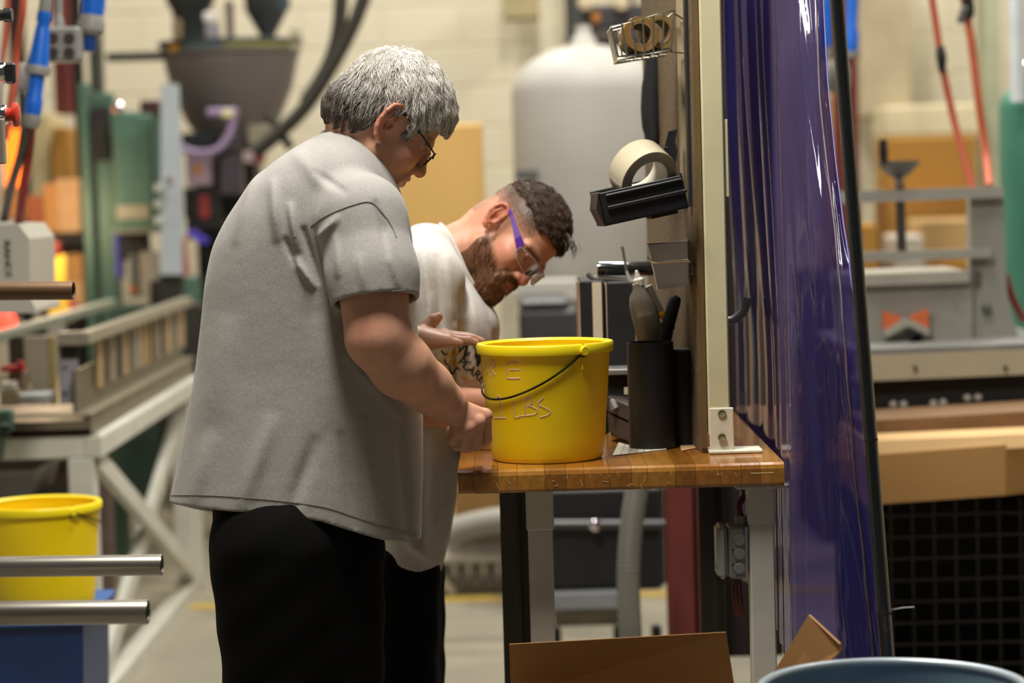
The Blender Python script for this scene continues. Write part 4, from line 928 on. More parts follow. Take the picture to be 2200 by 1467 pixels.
for (x0, y0, x1, y1, mh, nm) in ((390, 285, 460, 320, '#141a20', 'motor_block'), (400, 325, 455, 400, '#a58c9c', 'paper_tag'), (412, 352, 436, 378, '#c07a1c', 'orange_square'), (470, 290, 520, 330, '#3a3538', 'gearbox'), (395, 402, 470, 470, '#161314', 'dark_unit'), (470, 335, 520, 420, '#433b44', 'guard_panel'), (425, 415, 452, 470, '#8f3030', 'red_panel'), (532, 268, 580, 312, '#8c8672', 'valve_body'), (520, 325, 545, 350, '#b09a9c', 'button_pale'), (548, 325, 565, 350, '#8f3030', 'button_red'), (380, 505, 402, 520, '#c99a20', 'yellow_knob'), (400, 470, 480, 495, '#15110f', 'dark_arm')):
    pbox(x0, y0, x1, y1, 10.15, 0.12, 0.006).build(nm, M('hq_' + mh[1:], mh, 0.5), hop)
bar(P(405, 498, 10.1), P(445, 520, 10.1), 0.03, 0.03, M('violet_plain', '#5546c8', 0.4), 'violet_bar', hop)  # bar in one plain violet colour
ph = empty('violet_hose', P(450, 345, 10.0), 'pale violet hose looping under the dark hopper', 'hose')
MB().tube(bez([P(376, 280, 10.0), P(385, 312, 10.0), P(420, 328, 10.0), P(465, 322, 10.0), P(492, 290, 10.0), P(502, 245, 10.0)], 8), 0.016, 10).build('loop', M('violet_hose', '#9a86a8', 0.4), ph, True)
pbox(442, 232, 510, 250, 9.98, 0.05, 0.008).build('end_fitting', M('violet_hose', '#9a86a8'), ph)
pbox(476, 236, 500, 252, 9.96, 0.03, 0.004).build('cream_tag', M('cream_tag', '#d8cfa0', 0.5), ph)
m_hose = M('black_hose', '#27251c', 0.5, var=0.15)
for pth, r_, lab in (([(800, -60, 9.9), (765, 40, 9.9), (720, 130, 9.9), (660, 225, 9.9), (600, 285, 9.9), (545, 330, 9.9)], 0.030, 'thick dark hose curving down from the top behind grey hair'), ([(735, -60, 10.0), (728, 60, 10.0), (705, 140, 10.0), (655, 222, 10.0)], 0.030, 'second dark hose merging into the thick one behind grey hair'), ([(575, 245, 9.95), (600, 280, 9.95), (625, 318, 9.95)], 0.02, 'short dark hose crossing below the hopper')):
    one('feed_hose', MB().tube(bez([P(*q) for q in pth], 8), r_, 12), m_hose, lab, 'hose', 'dark feed hoses', smooth=True)

# ================================================================ centre background
one('yellow_carton', pbox(858, 268, 1050, 1205, 9.6, 0.06, 0.01), M('carton_yellow', '#d3ab66', 0.8, var=0.06, scale=3), 'tall yellowish carton panel leaning behind the two men', 'cardboard')
one('vent_box', pbox(1080, -60, 1175, 40, 11.6, 0.2, 0.01), M('vent_tan', '#a89b74', 0.6), 'tan box on the back wall at the top centre', 'wall box')
one('vertical_pipe', MB().cyl((P(1190, 300, 11.4).x, P(1190, 300, 11.4).y, 0), (P(1190, 300, 11.4).x, P(1190, 300, 11.4).y, 4.5), 0.055, 16), M('pipe_cream', '#d8d0b8', 0.5), 'cream vertical pipe on the back wall behind the grey tank', 'pipe', smooth=True)
one('duct', pbox(1212, -200, 1248, 92, 10.9, 0.1, 0.006), M('duct_dark', '#3c3f3a', 0.5), 'dark vertical duct above the grey tank', 'duct')
tank = empty('grey_tank', P(1265, 640, 9.4), 'large pale grey domed pressure tank behind the board', 'tank')
tcx = P(1268, 640, 9.6); tank.location = (tcx.x, tcx.y, 0.1); sT2 = 9.6 / FPX; R_t = 157 * sT2
z0, zc = P(1268, 660, 9.6).z, P(1268, 200, 9.6).z
m_tank = M('tank_grey', '#b3b1ab', 0.55, var=0.08, scale=2.5, second='#9a9892', wear=0.1, bump=0.1, bscale=12)
prof = [(0.001, z0), (R_t * 0.9, z0), (R_t, z0 + 0.06), (R_t, zc)] + [(R_t * math.cos(a), zc + 0.19 * math.sin(a)) for a in np.linspace(0.1, PI / 2 - 0.02, 12)]
MB().lathe((tcx.x, tcx.y, 0), prof, 56).build('shell', m_tank, tank, True)
MB().lathe((tcx.x, tcx.y, zc + 0.185), [(0.001, 0), (0.05, 0), (0.045, 0.03), (0.03, 0.04), (0.03, 0.075), (0.001, 0.08)], 20).build('top_fitting', M('tank_cap', '#c3c0ba', 0.45), tank, True)
pbox(1108, 365, 1156, 385, 9.35, 0.03, 0.003).build('name_plate', M('plate_dark', '#4f534f', 0.5), tank)
MB().lathe((tcx.x, tcx.y, 0), [(0.001, 0), (R_t * 0.8, 0), (R_t * 0.7, 0.04), (R_t * 0.7, z0 - 0.02), (0.001, z0 - 0.01)], 30).build('skirt', M('tank_skirt', '#8f8d86', 0.55), tank, True)
pbox(1090, 600, 1245, 650, 9.2, 0.1, 0.01).build('flange_pipe', M('tank_flange', '#b9b7b0', 0.5), tank)
mach = empty('dark_blender', P(1330, 90, 10.4), 'dark unit with orange light above the grey tank', 'machine')
pbox(1245, 10, 1420, 60, 10.4, 0.3, 0.01).build('unit_body', M('unit_dark', '#3c3a3e', 0.5), mach); pbox(1270, 58, 1400, 95, 10.4, 0.25, 0.02).build('unit_lower', M('unit_dark2', '#4a4340', 0.5), mach)
pbox(1272, 28, 1288, 48, 10.38, 0.02, 0.004).build('orange_lens', M('orange_square', '#c07a1c', 0.4), mach)
for xx in (1258, 1335): q = P(xx, 6, 10.35); MB().lathe(q, [(0.001, 0), (0.035, 0), (0.03, 0.03), (0.001, 0.035)], 16, (0, -1, 0)).build('round_cap', M('cap_cream', '#d8c8a8', 0.5), mach, True)
MB().box(P(1345, 20, 10.6) + Vector((0, 0.2, 1.0)), (0.08, 0.08, 2.0), 0.003).build('hanger', M('duct_dark', '#3c3f3a'), mach)
# dark bin and cart behind bench
bin2 = empty('black_bin', P(1180, 735, 8.4), 'dark grey plastic bin standing left of the black binders', 'bin')
q = P(1185, 700, 8.4); bin2.location = (q.x, q.y, 0)
pbox(1118, 660, 1248, 1000, 8.4, 0.4, 0.02).build('bin_body', M('bin_dark', '#3a3a3c', 0.5, var=0.15), bin2); pbox(1112, 640, 1225, 664, 8.38, 0.42, 0.02).build('bin_rim', M('bin_dark2', '#454546', 0.45), bin2)
MB().box((q.x, q.y + 0.2, P(0, 1000, 8.4).z / 2), (0.3, 0.3, P(1180, 998, 8.4).z), 0.01).build('bin_stand', m_blackm, bin2)
one('pale_post', pbox(1085, 620, 1118, 1300, 8.95, 0.08, 0.006), M('post_pale', '#b9b29c', 0.5), 'pale upright post between the men and the dark bin', 'post')
cart2 = empty('tank_cart', onz(1290, 1370, 0), 'low dark tank on a pale wheeled cart under the workbench', 'cart')
dC = 7.3
pbox(1150, 1040, 1430, 1272, dC, 0.5, 0.02).build('dark_tank', M('tank_black', '#1c1c1f', 0.5, var=0.2), cart2)
MB().cyl(P(1150, 1127, dC - 0.03), P(1430, 1127, dC - 0.03), 0.015, 12).build('front_pipe', M('pipe_grey2', '#4a4a4c', 0.35, metal=0.3), cart2, True)
MB().lathe(P(1279, 1127, dC - 0.05), [(0.001, 0), (0.016, 0), (0.018, 0.01), (0.012, 0.014), (0.001, 0.014)], 16, (0, -1, 0)).build('cap', M('bright_chrome2', '#e0d8e4'), cart2, True)
pbox(1150, 1272, 1345, 1312, dC - 0.02, 0.45, 0.006).build('deck', M('deck_bluegrey', '#8a8d92', 0.5), cart2)
pbox(1190, 1312, 1330, 1345, dC + 0.1, 0.3, 0.004).build('underframe', M('frame_cream', '#98937f', 0.6), cart2)
for xx in (1195, 1330, 1412):
    q = P(xx, 1345, dC); MB().lathe(Vector((q.x - 0.02, q.y + 0.05, 0.05)), [(0.001, 0), (0.05, 0), (0.05, 0.035), (0.001, 0.035)], 20, (1, 0, 0)).build('wheel', m_blackm, cart2, True)
    MB().box((q.x, q.y + 0.05, 0.11), (0.03, 0.05, 0.09), 0.004).build('caster_fork', m_blackm, cart2)
mb = MB(); pth = bez([P(1374, 1020, 6.3), P(1358, 1120, 6.3), P(1350, 1240, 6.3), P(1356, 1400, 6.3), P(1362, 1560, 6.3)], 26)
mb.tube(pth, [0.029 + 0.0022 * (i % 2) for i in range(len(pth))], 16)
one('ribbed_hose', mb, M('hose_grey', '#6f6e66', 0.55), 'grey ribbed suction hose hanging under the workbench', 'hose', smooth=True)
one('suction_hose', MB().tube(bez([onz(852, 1400, 0.04), P(850, 1290, 8.0), P(880, 1190, 8.0), P(960, 1145, 8.0), P(1040, 1122, 8.0), P(1110, 1115, 8.0), P(1180, 1120, 8.0)], 8), 0.042, 14), M('hose_palegrey', '#8e8b80', 0.5), 'thick pale grey hose crossing behind the white shirt', 'hose', smooth=True)
lt = empty('low_table', onz(1010, 1280, 0), 'low pale table with a slatted grey front behind the white shirt', 'table')
dl = depth_of(lt.location)
zt_ = P(1010, 1195, dl).z
MB().box((lt.location.x, lt.location.y + 0.2, zt_ - 0.012), (0.9, 0.42, 0.025), 0.004).build('top', M('table_pale', '#a29c8c', 0.5), lt)
for i in range(14):
    MB().box((lt.location.x - 0.36 + i * 0.055, lt.location.y + 0.02, zt_ / 2), (0.046, 0.015, zt_ - 0.05), 0.002).build('slat', M('slat_grey', '#5d5a52', 0.6, var=0.15), lt)
bar(Vector((lt.location.x - 0.14, lt.location.y - 0.01, zt_ - 0.03)), Vector((lt.location.x - 0.06, lt.location.y - 0.01, 0.01)), 0.03, 0.02, M('table_pale', '#a29c8c'), 'brace', lt)
one('brown_carton', pbox(975, 1045, 1085, 1118, 8.8, 0.3, 0.01), M('carton_brown', '#94703f', 0.8), 'brown carton on the low pale table behind the bench leg', 'carton')
pbox(960, 1116, 1100, 1200, 9.0, 0.3, 0.004).build('support', M('table_pale', '#a29c8c'), lt)

# ================================================================ right background
basket = empty('mesh_basket', P(2050, 1420, 6.4), 'dark wire mesh pallet basket at the lower right', 'basket')
basket.location.z = 0
m_mesh = M('mesh_brown', '#2c2620', 0.6, var=0.2)
mx0, mx1 = P(1868, 1200, 6.4).x, P(2330, 1200, 6.4).x; mz1 = P(2050, 1074, 6.4).z; my = P(2050, 1200, 6.4).y
MB().box(((mx0 + mx1) / 2, my + 0.55, mz1 / 2), (mx1 - mx0, 0.02, mz1), 0).build('back_panel', m_blackm, basket)
MB().box(((mx0 + mx1) / 2, my + 0.28, 0.05), (mx1 - mx0, 0.56, 0.02), 0).build('basket_floor', m_blackm, basket)
sp = 46.5 * 6.4 / FPX
nx = int((mx1 - mx0) / sp)
for i in range(nx + 1): MB().box((mx0 + i * sp, my, mz1 / 2), (0.006, 0.006, mz1), 0).build('mesh_wire', m_mesh, basket)
for j in range(int(mz1 / sp) + 1): MB().box(((mx0 + mx1) / 2, my - 0.005, 0.03 + j * sp), (mx1 - mx0, 0.006, 0.006), 0).build('mesh_wire', m_mesh, basket)
for xx in (mx0, mx1): MB().box((xx, my + 0.28, mz1 / 2), (0.03, 0.56, mz1), 0.003).build('side_panel', m_blackm, basket)
def slanted(y0l, y0r, y1l, y1r, x0, x1, d, t, name, mat, label, cat):
    return one(name, MB().prism([P(x0, y0l, d), P(x1, y0r, d), P(x1, y1r, d), P(x0, y1l, d)], (0, t, 0)), mat, label, cat)
kb = empty('kraft_carton', P(2050, 1080, 6.3), 'wide flat tan carton lying on the dark mesh basket', 'carton')
MB().prism([P(1860, 978, 6.3), P(2160, 955, 6.3), P(2160, 1064, 6.3), P(1860, 1085, 6.3)], (0, 0.5, 0)).build('carton_front', M('kraft_tan', '#c99a5e', 0.8, var=0.05, scale=5), kb)
MB().prism([P(1860, 948, 6.32), P(2260, 930, 6.32), P(2260, 958, 6.3), P(1860, 980, 6.3)], (0, 0.48, 0)).build('carton_flap', M('kraft_light', '#d9b37c', 0.8, var=0.05), kb)
MB().prism([P(2160, 955, 6.3), P(2290, 935, 6.55), P(2290, 1050, 6.55), P(2160, 1064, 6.3)], (0.0, 0.3, 0)).build('carton_side', M('kraft_tan', '#c99a5e'), kb)
slanted(905, 880, 958, 940, 1850, 2270, 6.5, 0.3, 'wood_beam', M('old_timber', '#7a5c3c', 0.7, var=0.25, scale=6, stretch=(1, 8, 8), second='#5a4430', wear=0.1), 'old brown timber beam lying on the tan carton', 'timber')
mt_ = empty('machine_table', P(2040, 880, 7.0), 'grey machine table with cream apron and dark underside at right', 'machine table')
mt_.location.z = 0
MB().prism([P(1840, 752, 6.8), P(2300, 735, 6.8), P(2300, 745, 6.8), P(1840, 764, 6.8)], (0, 0.9, 0)).build('table_top', M('table_steel', '#8e8e8c', 0.4, metal=0.3, var=0.15, scale=4), mt_)
MB().prism([P(1840, 764, 6.8), P(2300, 745, 6.8), P(2300, 800, 6.8), P(1840, 820, 6.8)], (0, 0.05, 0)).build('apron', M('apron_cream', '#b3a88f', 0.5, var=0.1, scale=5), mt_)
MB().prism([P(1840, 820, 6.85), P(2300, 800, 6.85), P(2300, 940, 6.85), P(1840, 960, 6.85)], (0, 0.6, 0)).build('dark_body', M('body_black', '#1d1a19', 0.6), mt_)
for xx, yy in ((1919, 869), (1941, 869), (2005, 867), (2026, 865), (2078, 855), (2101, 854)):
    MB().lathe(P(xx, yy, 6.84), [(0.001, 0), (0.011, 0), (0.011, 0.008), (0.006, 0.014), (0.001, 0.014)], 14, (0, -1, 0)).build('bolt', M('bolt_pale', '#c9c1b4', 0.4), mt_, True)
for xx in (1966, 2160): MB().cyl(P(xx, 790, 6.8), P(xx, 790, 6.79), 0.006, 10).build('screw', m_blackm, mt_)
for xx in (1880, 2280):
    q = P(xx, 960, 7.1); MB().box((q.x, q.y, 0.45), (0.08, 0.08, 0.9), 0.004).build('leg', m_grey, mt_)
gm = empty('grey_press', P(2000, 735, 7.1), 'grey machine block with two clamp rails and orange bow bracket at right', 'machine')
m_gm = M('press_grey', '#908f85', 0.5, var=0.1, scale=5, second='#6f6f6a', wear=0.05)
MB().prism([P(1830, 608, 7.1), P(2090, 596, 7.1), P(2090, 728, 7.1), P(1830, 744, 7.1)], (0, 0.35, 0)).build('block', m_gm, gm)
MB().prism([P(1820, 592, 7.07), P(2082, 582, 7.07), P(2082, 606, 7.07), P(1820, 616, 7.07)], (0, 0.4, 0)).build('top_ledge', M('ledge_grey', '#a19e92', 0.5, var=0.1, second='#7e4a40', wear=-0.1), gm)
MB().prism([P(2085, 405, 7.12), P(2155, 402, 7.12), P(2160, 560, 7.12), P(2165, 640, 7.12), P(2190, 730, 7.12), P(2085, 732, 7.12)], (0, 0.06, 0)).build('end_plate', m_gm, gm)
m_rail2 = M('clamp_rail', '#a5a39a', 0.42, metal=0.25, var=0.1, second='#77766f', wear=0.0)
MB().prism([P(1795, 412, 7.08), P(2156, 400, 7.08), P(2156, 424, 7.08), P(1795, 438, 7.08)], (0, 0.05, 0)).build('upper_rail', m_rail2, gm)
MB().prism([P(1810, 543, 7.08), P(2130, 534, 7.08), P(2130, 553, 7.08), P(1810, 563, 7.08)], (0, 0.05, 0)).build('lower_rail', m_rail2, gm)
MB().cyl(P(1933, 400, 7.1), P(1938, 560, 7.1), 0.014, 12).build('screw_shaft', M('shaft_dark', '#4a4640', 0.4, metal=0.5), gm, True)
MB().lathe(P(1931, 398, 7.1), [(0.001, 0), (0.02, 0.0), (0.012, 0.012), (0.012, 0.02), (0.03, 0.03), (0.062, 0.062), (0.062, 0.072), (0.001, 0.06)], 24).build('handwheel', M('wheel_grey', '#6d6b68', 0.4, metal=0.4), gm, True)
MB().tube([P(1899, 350, 7.05), P(1898, 330, 7.05), P(1897, 300, 7.05)], [0.010, 0.014, 0.012], 12).build('wheel_handle', m_black, gm, True)
for sx, pts_ in ((0, [(1898, 668), (1936, 680), (1936, 695), (1900, 712)]), (1, [(1994, 664), (1956, 680), (1956, 695), (1996, 705)])):
    MB().prism([P(x_, y_, 7.06) for x_, y_ in pts_], (0, 0.03, 0)).build('orange_bow', M('bow_orange', '#d0683a', 0.5, var=0.08), gm)
MB().prism([P(1898, 712, 7.055), P(1942, 684, 7.055), P(1952, 684, 7.055), P(1998, 706, 7.055), P(1996, 722, 7.055), P(1950, 700, 7.055), P(1904, 726, 7.055)], (0, 0.03, 0)).build('bracket', M('ledge_grey', '#a19e92'), gm)
MB().lathe(P(1962, 726, 7.08), [(0.015, 0), (0.019, 0), (0.019, 0.06), (0.015, 0.06)], 18, (0, -1, 0), closed=True).build('pipe_stub', M('stub_dark', '#201f1e', 0.5), gm, True)
MB().lathe(P(1962, 726, 7.06), [(0.001, 0), (0.016, 0), (0.016, 0.004), (0.001, 0.004)], 18, (0, -1, 0)).build('pipe_bore', m_blackm, gm)
pbox(2112, 654, 2130, 672, 7.10, 0.03, 0.003).build('square_boss', M('boss_dark', '#5b5a54', 0.5), gm); pbox(2095, 580, 2105, 612, 7.1, 0.02, 0.002).build('slot', M('boss_dark', '#5b5a54'), gm)
gc = empty('gas_cylinder', P(2190, 640, 8.2), 'teal gas cylinder with white pipe above at the right edge', 'gas cylinder')
q = P(2215, 640, 8.2); gc.location = (q.x, q.y, 0); Rg = 62 * 8.2 / FPX; zs = P(2200, 235, 8.2).z
MB().lathe((q.x, q.y, 0), [(0.001, 0), (Rg, 0), (Rg, zs)] + [(Rg * math.cos(a), zs + 0.09 * math.sin(a)) for a in np.linspace(0.15, PI / 2 - 0.25, 8)] + [(0.02, zs + 0.1), (0.001, zs + 0.1)], 32).build('cylinder_body', M('cylinder_teal', '#3f7a66', 0.45, var=0.06), gc, True)
MB().lathe((q.x, q.y, zs + 0.08), [(0.001, 0), (0.03, 0), (0.034, 0.02), (0.034, 0.06), (0.02, 0.08), (0.001, 0.08)], 20).build('valve_cap', M('cap_chrome', '#d8dee4', 0.2, metal=0.6), gc, True)
q2 = P(2187, 185, 8.0); one('white_pipe', MB().cyl(Vector((q2.x, q2.y, zs + 0.02)), Vector((q2.x, q2.y, 4.0)), 0.024, 14), M('pipe_white2', '#d3dae0', 0.35), 'shiny white pipe rising above the teal gas cylinder', 'pipe', smooth=True)
# cartons behind right
m_ct = M('carton_ochre', '#b08338', 0.8, var=0.06, scale=3)
for (x0, y0, x1, y1, d, mm, lab) in ((1905, 292, 2100, 420, 10.6, m_ct, 'large ochre carton on the far stack under the cream wall'), (1905, 420, 2105, 584, 10.35, M('carton_ochre2', '#a87a35', 0.8), 'lower ochre carton of the far stack behind the clamp rails'), (1975, 470, 2100, 585, 9.95, M('paper_roll_tan', '#c2a06a', 0.8), 'pale tan parcel in front of the ochre cartons'), (1780, 200, 1826, 584, 10.25, M('carton_light2', '#b58a55', 0.8), 'narrow tan carton stack right of the curtain edge'), (1816, 480, 1886, 585, 9.95, m_ct, 'small ochre carton low behind the curtain pole'), (1925, 505, 1985, 585, 9.92, M('white_tub', '#cfc8bb', 0.6), 'white tub standing behind the lower clamp rail'), (2010, 548, 2090, 585, 9.92, M('carton_orange', '#c08a3c', 0.8), 'small orange carton beside the white tub'), (1900, 225, 2110, 292, 11.2, M('cream_box', '#d6cba8', 0.7), 'wide cream box on top of the ochre cartons')):
    one('carton', pbox(x0, y0, x1, y1, d, 0.35, 0.012), mm, lab, 'carton', 'cartons at the far right')
one('carton_shelf', pbox(1760, 586, 2140, 1160, 9.9, 0.8, 0.01), M('shelf_dark2', '#4a3a28', 0.7), 'dark wooden shelf carrying the far ochre cartons', 'shelf')
one('beige_cabinet', pbox(1846, -100, 1955, 250, 11.5, 0.3, 0.01), M('cab_beige', '#b3a689', 0.6), 'beige wall cabinet behind the black curtain pole', 'cabinet')
one('green_upright', pbox(2115, -200, 2150, 420, 11.3, 0.2, 0.006), M('trim_greygreen', '#a8ad92', 0.6), 'grey green upright by the teal gas cylinder', 'post')
for pth, r_, mm, lab in (([(1998, -30, 7.4), (2012, 60, 7.4), (2024, 140, 7.4), (2050, 260, 7.4), (2085, 390, 7.35), (2110, 480, 7.3)], 0.011, m_orange, 'orange air hose hanging left with a black coupling'), ([(2066, -30, 7.6), (2085, 80, 7.6), (2100, 200, 7.6), (2118, 330, 7.6), (2126, 400, 7.5)], 0.013, M('hose_orange2', '#c0603f', 0.5), 'orange air hose hanging beside the teal cylinder'), ([(2160, 590, 7.3), (2175, 640, 7.3), (2200, 690, 7.3)], 0.011, m_redc, 'red hose leaning at the foot of the teal cylinder')):
    t = empty('air_hose', P(*pth[-1]), lab, 'hose', 'orange air hoses')
    MB().tube(bez([P(*q_) for q_ in pth], 8), r_, 10).build('hose_line', mm, t, True)
    if 'left' in lab:
        MB().tube([P(2020, 98, 7.39), P(2021, 112, 7.39), P(2023, 130, 7.39), P(2024, 155, 7.39)], [0.009, 0.016, 0.016, 0.010], 12).build('coupling', m_black, t, True)
    elif 'beside' in lab:
        MB().tube([P(2078, -10, 7.58), P(2080, 20, 7.58), P(2084, 40, 7.58)], [0.018, 0.02, 0.012], 12).build('coupling', m_black, t, True)
        MB().box(P(2068, 32, 7.57), (0.024, 0.024, 0.055), 0.006, Matrix.Rotation(0.35, 3, 'Y')).build('trigger', M('trig_grey', '#5a5a58', 0.4), t)
plug(1826, 130, 8.2, 'blue plug hanging right of the black curtain pole', [('plug_body', m_bplug, [(0, -40), (14, -40), (13, 60), (18, 75), (18, 110), (0, 112)]), ('grey_ring', m_gplug, [(0, 110), (22, 112), (22, 124), (0, 130)])], 4)
plug(1773, 130, 8.2, 'blue plug seen between curtain edge and black pole', [('plug_body', m_bplug, [(0, -40), (13, -40), (12, 60), (14, 100), (0, 104)]), ('grey_ring', m_gplug, [(0, 102), (16, 106), (16, 126), (0, 130)])], 4)
one('grey_connector', MB().lathe(P(1800, 200, 8.3), [(0.001, 0), (0.03, 0), (0.045, 0.03), (0.045, 0.08), (0.03, 0.11), (0.001, 0.11)], 18), m_gplug, 'grey round connector hanging behind the black pole', 'connector', smooth=True)

# ================================================================ foreground: carton flaps and drum
bx = empty('open_carton', P(1400, 1467, 4.45), 'open brown cardboard box with raised flaps in front of the workbench', 'cardboard box')
zf = P(1330, 1480, 4.40).z
bx.location = (P(1380, 1467, 4.2).x, P(1380, 1467, 4.2).y, 0)
m_kb = M('kraft_brown', '#a47a48', 0.8, var=0.05, scale=12, bump=0.1, bscale=40)
A1, A2 = P(1098, 1500, 4.40), P(1582, 1500, 4.40)
MB().prism([P(1094, 1384, 4.37), P(1560, 1358, 4.37), A2, A1], (0, 0.005, 0)).build('back_flap', m_kb, bx)
MB().prism([P(1640, 1480, 4.32), P(1737, 1321, 4.16), P(1803, 1383, 4.06), P(1806, 1396, 4.07), P(1705, 1500, 4.20)], (0.004, 0.004, 0)).build('right_flap', m_kb, bx)
y_near = A1.y - 0.42
MB().prism([(A1.x, A1.y, 0.002), (A2.x, A2.y, 0.002), (A2.x, A2.y, A2.z), (A1.x, A1.y, A1.z)], (0, 0.005, 0)).build('back_wall', m_kb, bx)
MB().prism([(A1.x, A1.y, 0.002), (A1.x, y_near, 0.002), (A1.x, y_near, A1.z), (A1.x, A1.y, A1.z)], (-0.005, 0, 0)).build('left_wall', m_kb, bx)
MB().prism([(A2.x, A2.y, 0.002), (A2.x, y_near, 0.002), (A2.x, y_near, A2.z), (A2.x, A2.y, A2.z)], (0.005, 0, 0)).build('right_wall', m_kb, bx)
MB().prism([(A1.x, y_near, 0.002), (A2.x, y_near, 0.002), (A2.x, y_near, A2.z), (A1.x, y_near, A1.z)], (0, -0.005, 0)).build('front_wall', m_kb, bx)
MB().box(((A1.x + A2.x) / 2, (A1.y + y_near) / 2, 0.004), (A2.x - A1.x, 0.42, 0.005)).build('box_bottom', m_kb, bx)
drum = empty('steel_drum', P(1920, 1467, 3.9), 'blue grey open steel drum in the lower right foreground', 'drum')
dd = 3.75; sD = dd / FPX; zdr = P(1915, 1478, dd).z; q = P(1918, 1478, dd); Rd = 282 * sD; drum.location = (q.x, q.y, 0)
m_drum = M('drum_blue', '#7890a2', 0.42, metal=0.2, var=0.12, scale=5, second='#3f5260', wear=-0.05)
MB().lathe((q.x, q.y, 0), [(0.001, 0.004), (Rd * 0.97, 0.004), (Rd * 0.985, 0.02), (Rd, 0.02), (Rd, zdr * 0.33), (Rd * 1.02, zdr * 0.35), (Rd, zdr * 0.37), (Rd, zdr * 0.64), (Rd * 1.02, zdr * 0.66), (Rd, zdr * 0.68), (Rd, zdr - 0.004), (Rd - 0.004, zdr - 0.004), (Rd - 0.004, 0.02), (0.001, 0.02)], 72).build('drum_shell', m_drum, drum, True)
rp = [Vector((q.x + Rd * math.cos(a), q.y + Rd * math.sin(a), zdr)) for a in np.linspace(0, 2 * PI, 73)[:-1]]
MB().tube(rp, 0.0075, 10, closed=True).build('rolled_rim', M('drum_rim', '#a9b6bf', 0.35, metal=0.4, var=0.1), drum, True)
# grey curved hose seen between post and curtain
one('grey_elbow_hose', MB().tube(bez([P(1562, 690, 5.0), P(1578, 686, 5.0), P(1598, 668, 5.0), P(1606, 640, 5.0)], 6), 0.009, 12), M('elbow_grey', '#7d8288', 0.35), 'curved grey hose end between the cream post and curtain', 'hose', smooth=True)

one('dark_gap_panel', pbox(1534, -300, 1668, 1420, 6.75, 0.3, 0.006), M('gap_panel_dark_red', '#241a18', 0.6, var=0.2), 'tall dark panel added behind the cream upright post to darken the gap', 'cabinet')  # added panel: darkens the gap by the post and the view through the curtain
# ================================================================ people
def attr_material(name, rough=0.5, bump=0.0, bscale=120, sss=0.0, spec=0.4, noise=0.08, nscale=40):
    """base colour comes from the mesh colour attribute 'Col' (real colour of skin, stubble, hair), modulated by fine noise"""
    if name in MATS: return MATS[name]
    m = bpy.data.materials.new(name); m.use_nodes = True; MATS[name] = m; nt = m.node_tree; N = nt.nodes; L = nt.links; b = N['Principled BSDF']
    at = N.new('ShaderNodeAttribute'); at.attribute_name = 'Col'
    tc = N.new('ShaderNodeTexCoord'); n = N.new('ShaderNodeTexNoise'); n.inputs['Scale'].default_value = nscale; n.inputs['Detail'].default_value = 5; L.new(tc.outputs['Object'], n.inputs['Vector'])
    r = N.new('ShaderNodeMapRange'); r.inputs[1].default_value = 0.3; r.inputs[2].default_value = 0.7; r.inputs[3].default_value = 1 - noise; r.inputs[4].default_value = 1 + noise; L.new(n.outputs['Fac'], r.inputs[0])
    mx = N.new('ShaderNodeVectorMath'); mx.operation = 'SCALE'; L.new(at.outputs['Color'], mx.inputs[0]); L.new(r.outputs[0], mx.inputs['Scale']); L.new(mx.outputs[0], b.inputs['Base Color'])
    b.inputs['Roughness'].default_value = rough; b.inputs['Specular IOR Level'].default_value = spec
    if sss: b.inputs['Subsurface Weight'].default_value = sss; b.inputs['Subsurface Radius'].default_value = (0.9, 0.35, 0.2); b.inputs['Subsurface Scale'].default_value = 0.006
    if bump:
        n2 = N.new('ShaderNodeTexNoise'); n2.inputs['Scale'].default_value = bscale; n2.inputs['Detail'].default_value = 4; L.new(tc.outputs['Object'], n2.inputs['Vector'])
        bp = N.new('ShaderNodeBump'); bp.inputs['Strength'].default_value = bump; bp.inputs['Distance'].default_value = 0.001; L.new(n2.outputs['Fac'], bp.inputs['Height']); L.new(bp.outputs[0], b.inputs['Normal'])
    return m
def set_col(o, C):
    a = o.data.color_attributes.new('Col', 'FLOAT_COLOR', 'POINT'); C = np.asarray(C, np.float32)
    a.data.foreach_set('color', np.concatenate([C, np.ones((len(C), 1), np.float32)], 1).ravel())
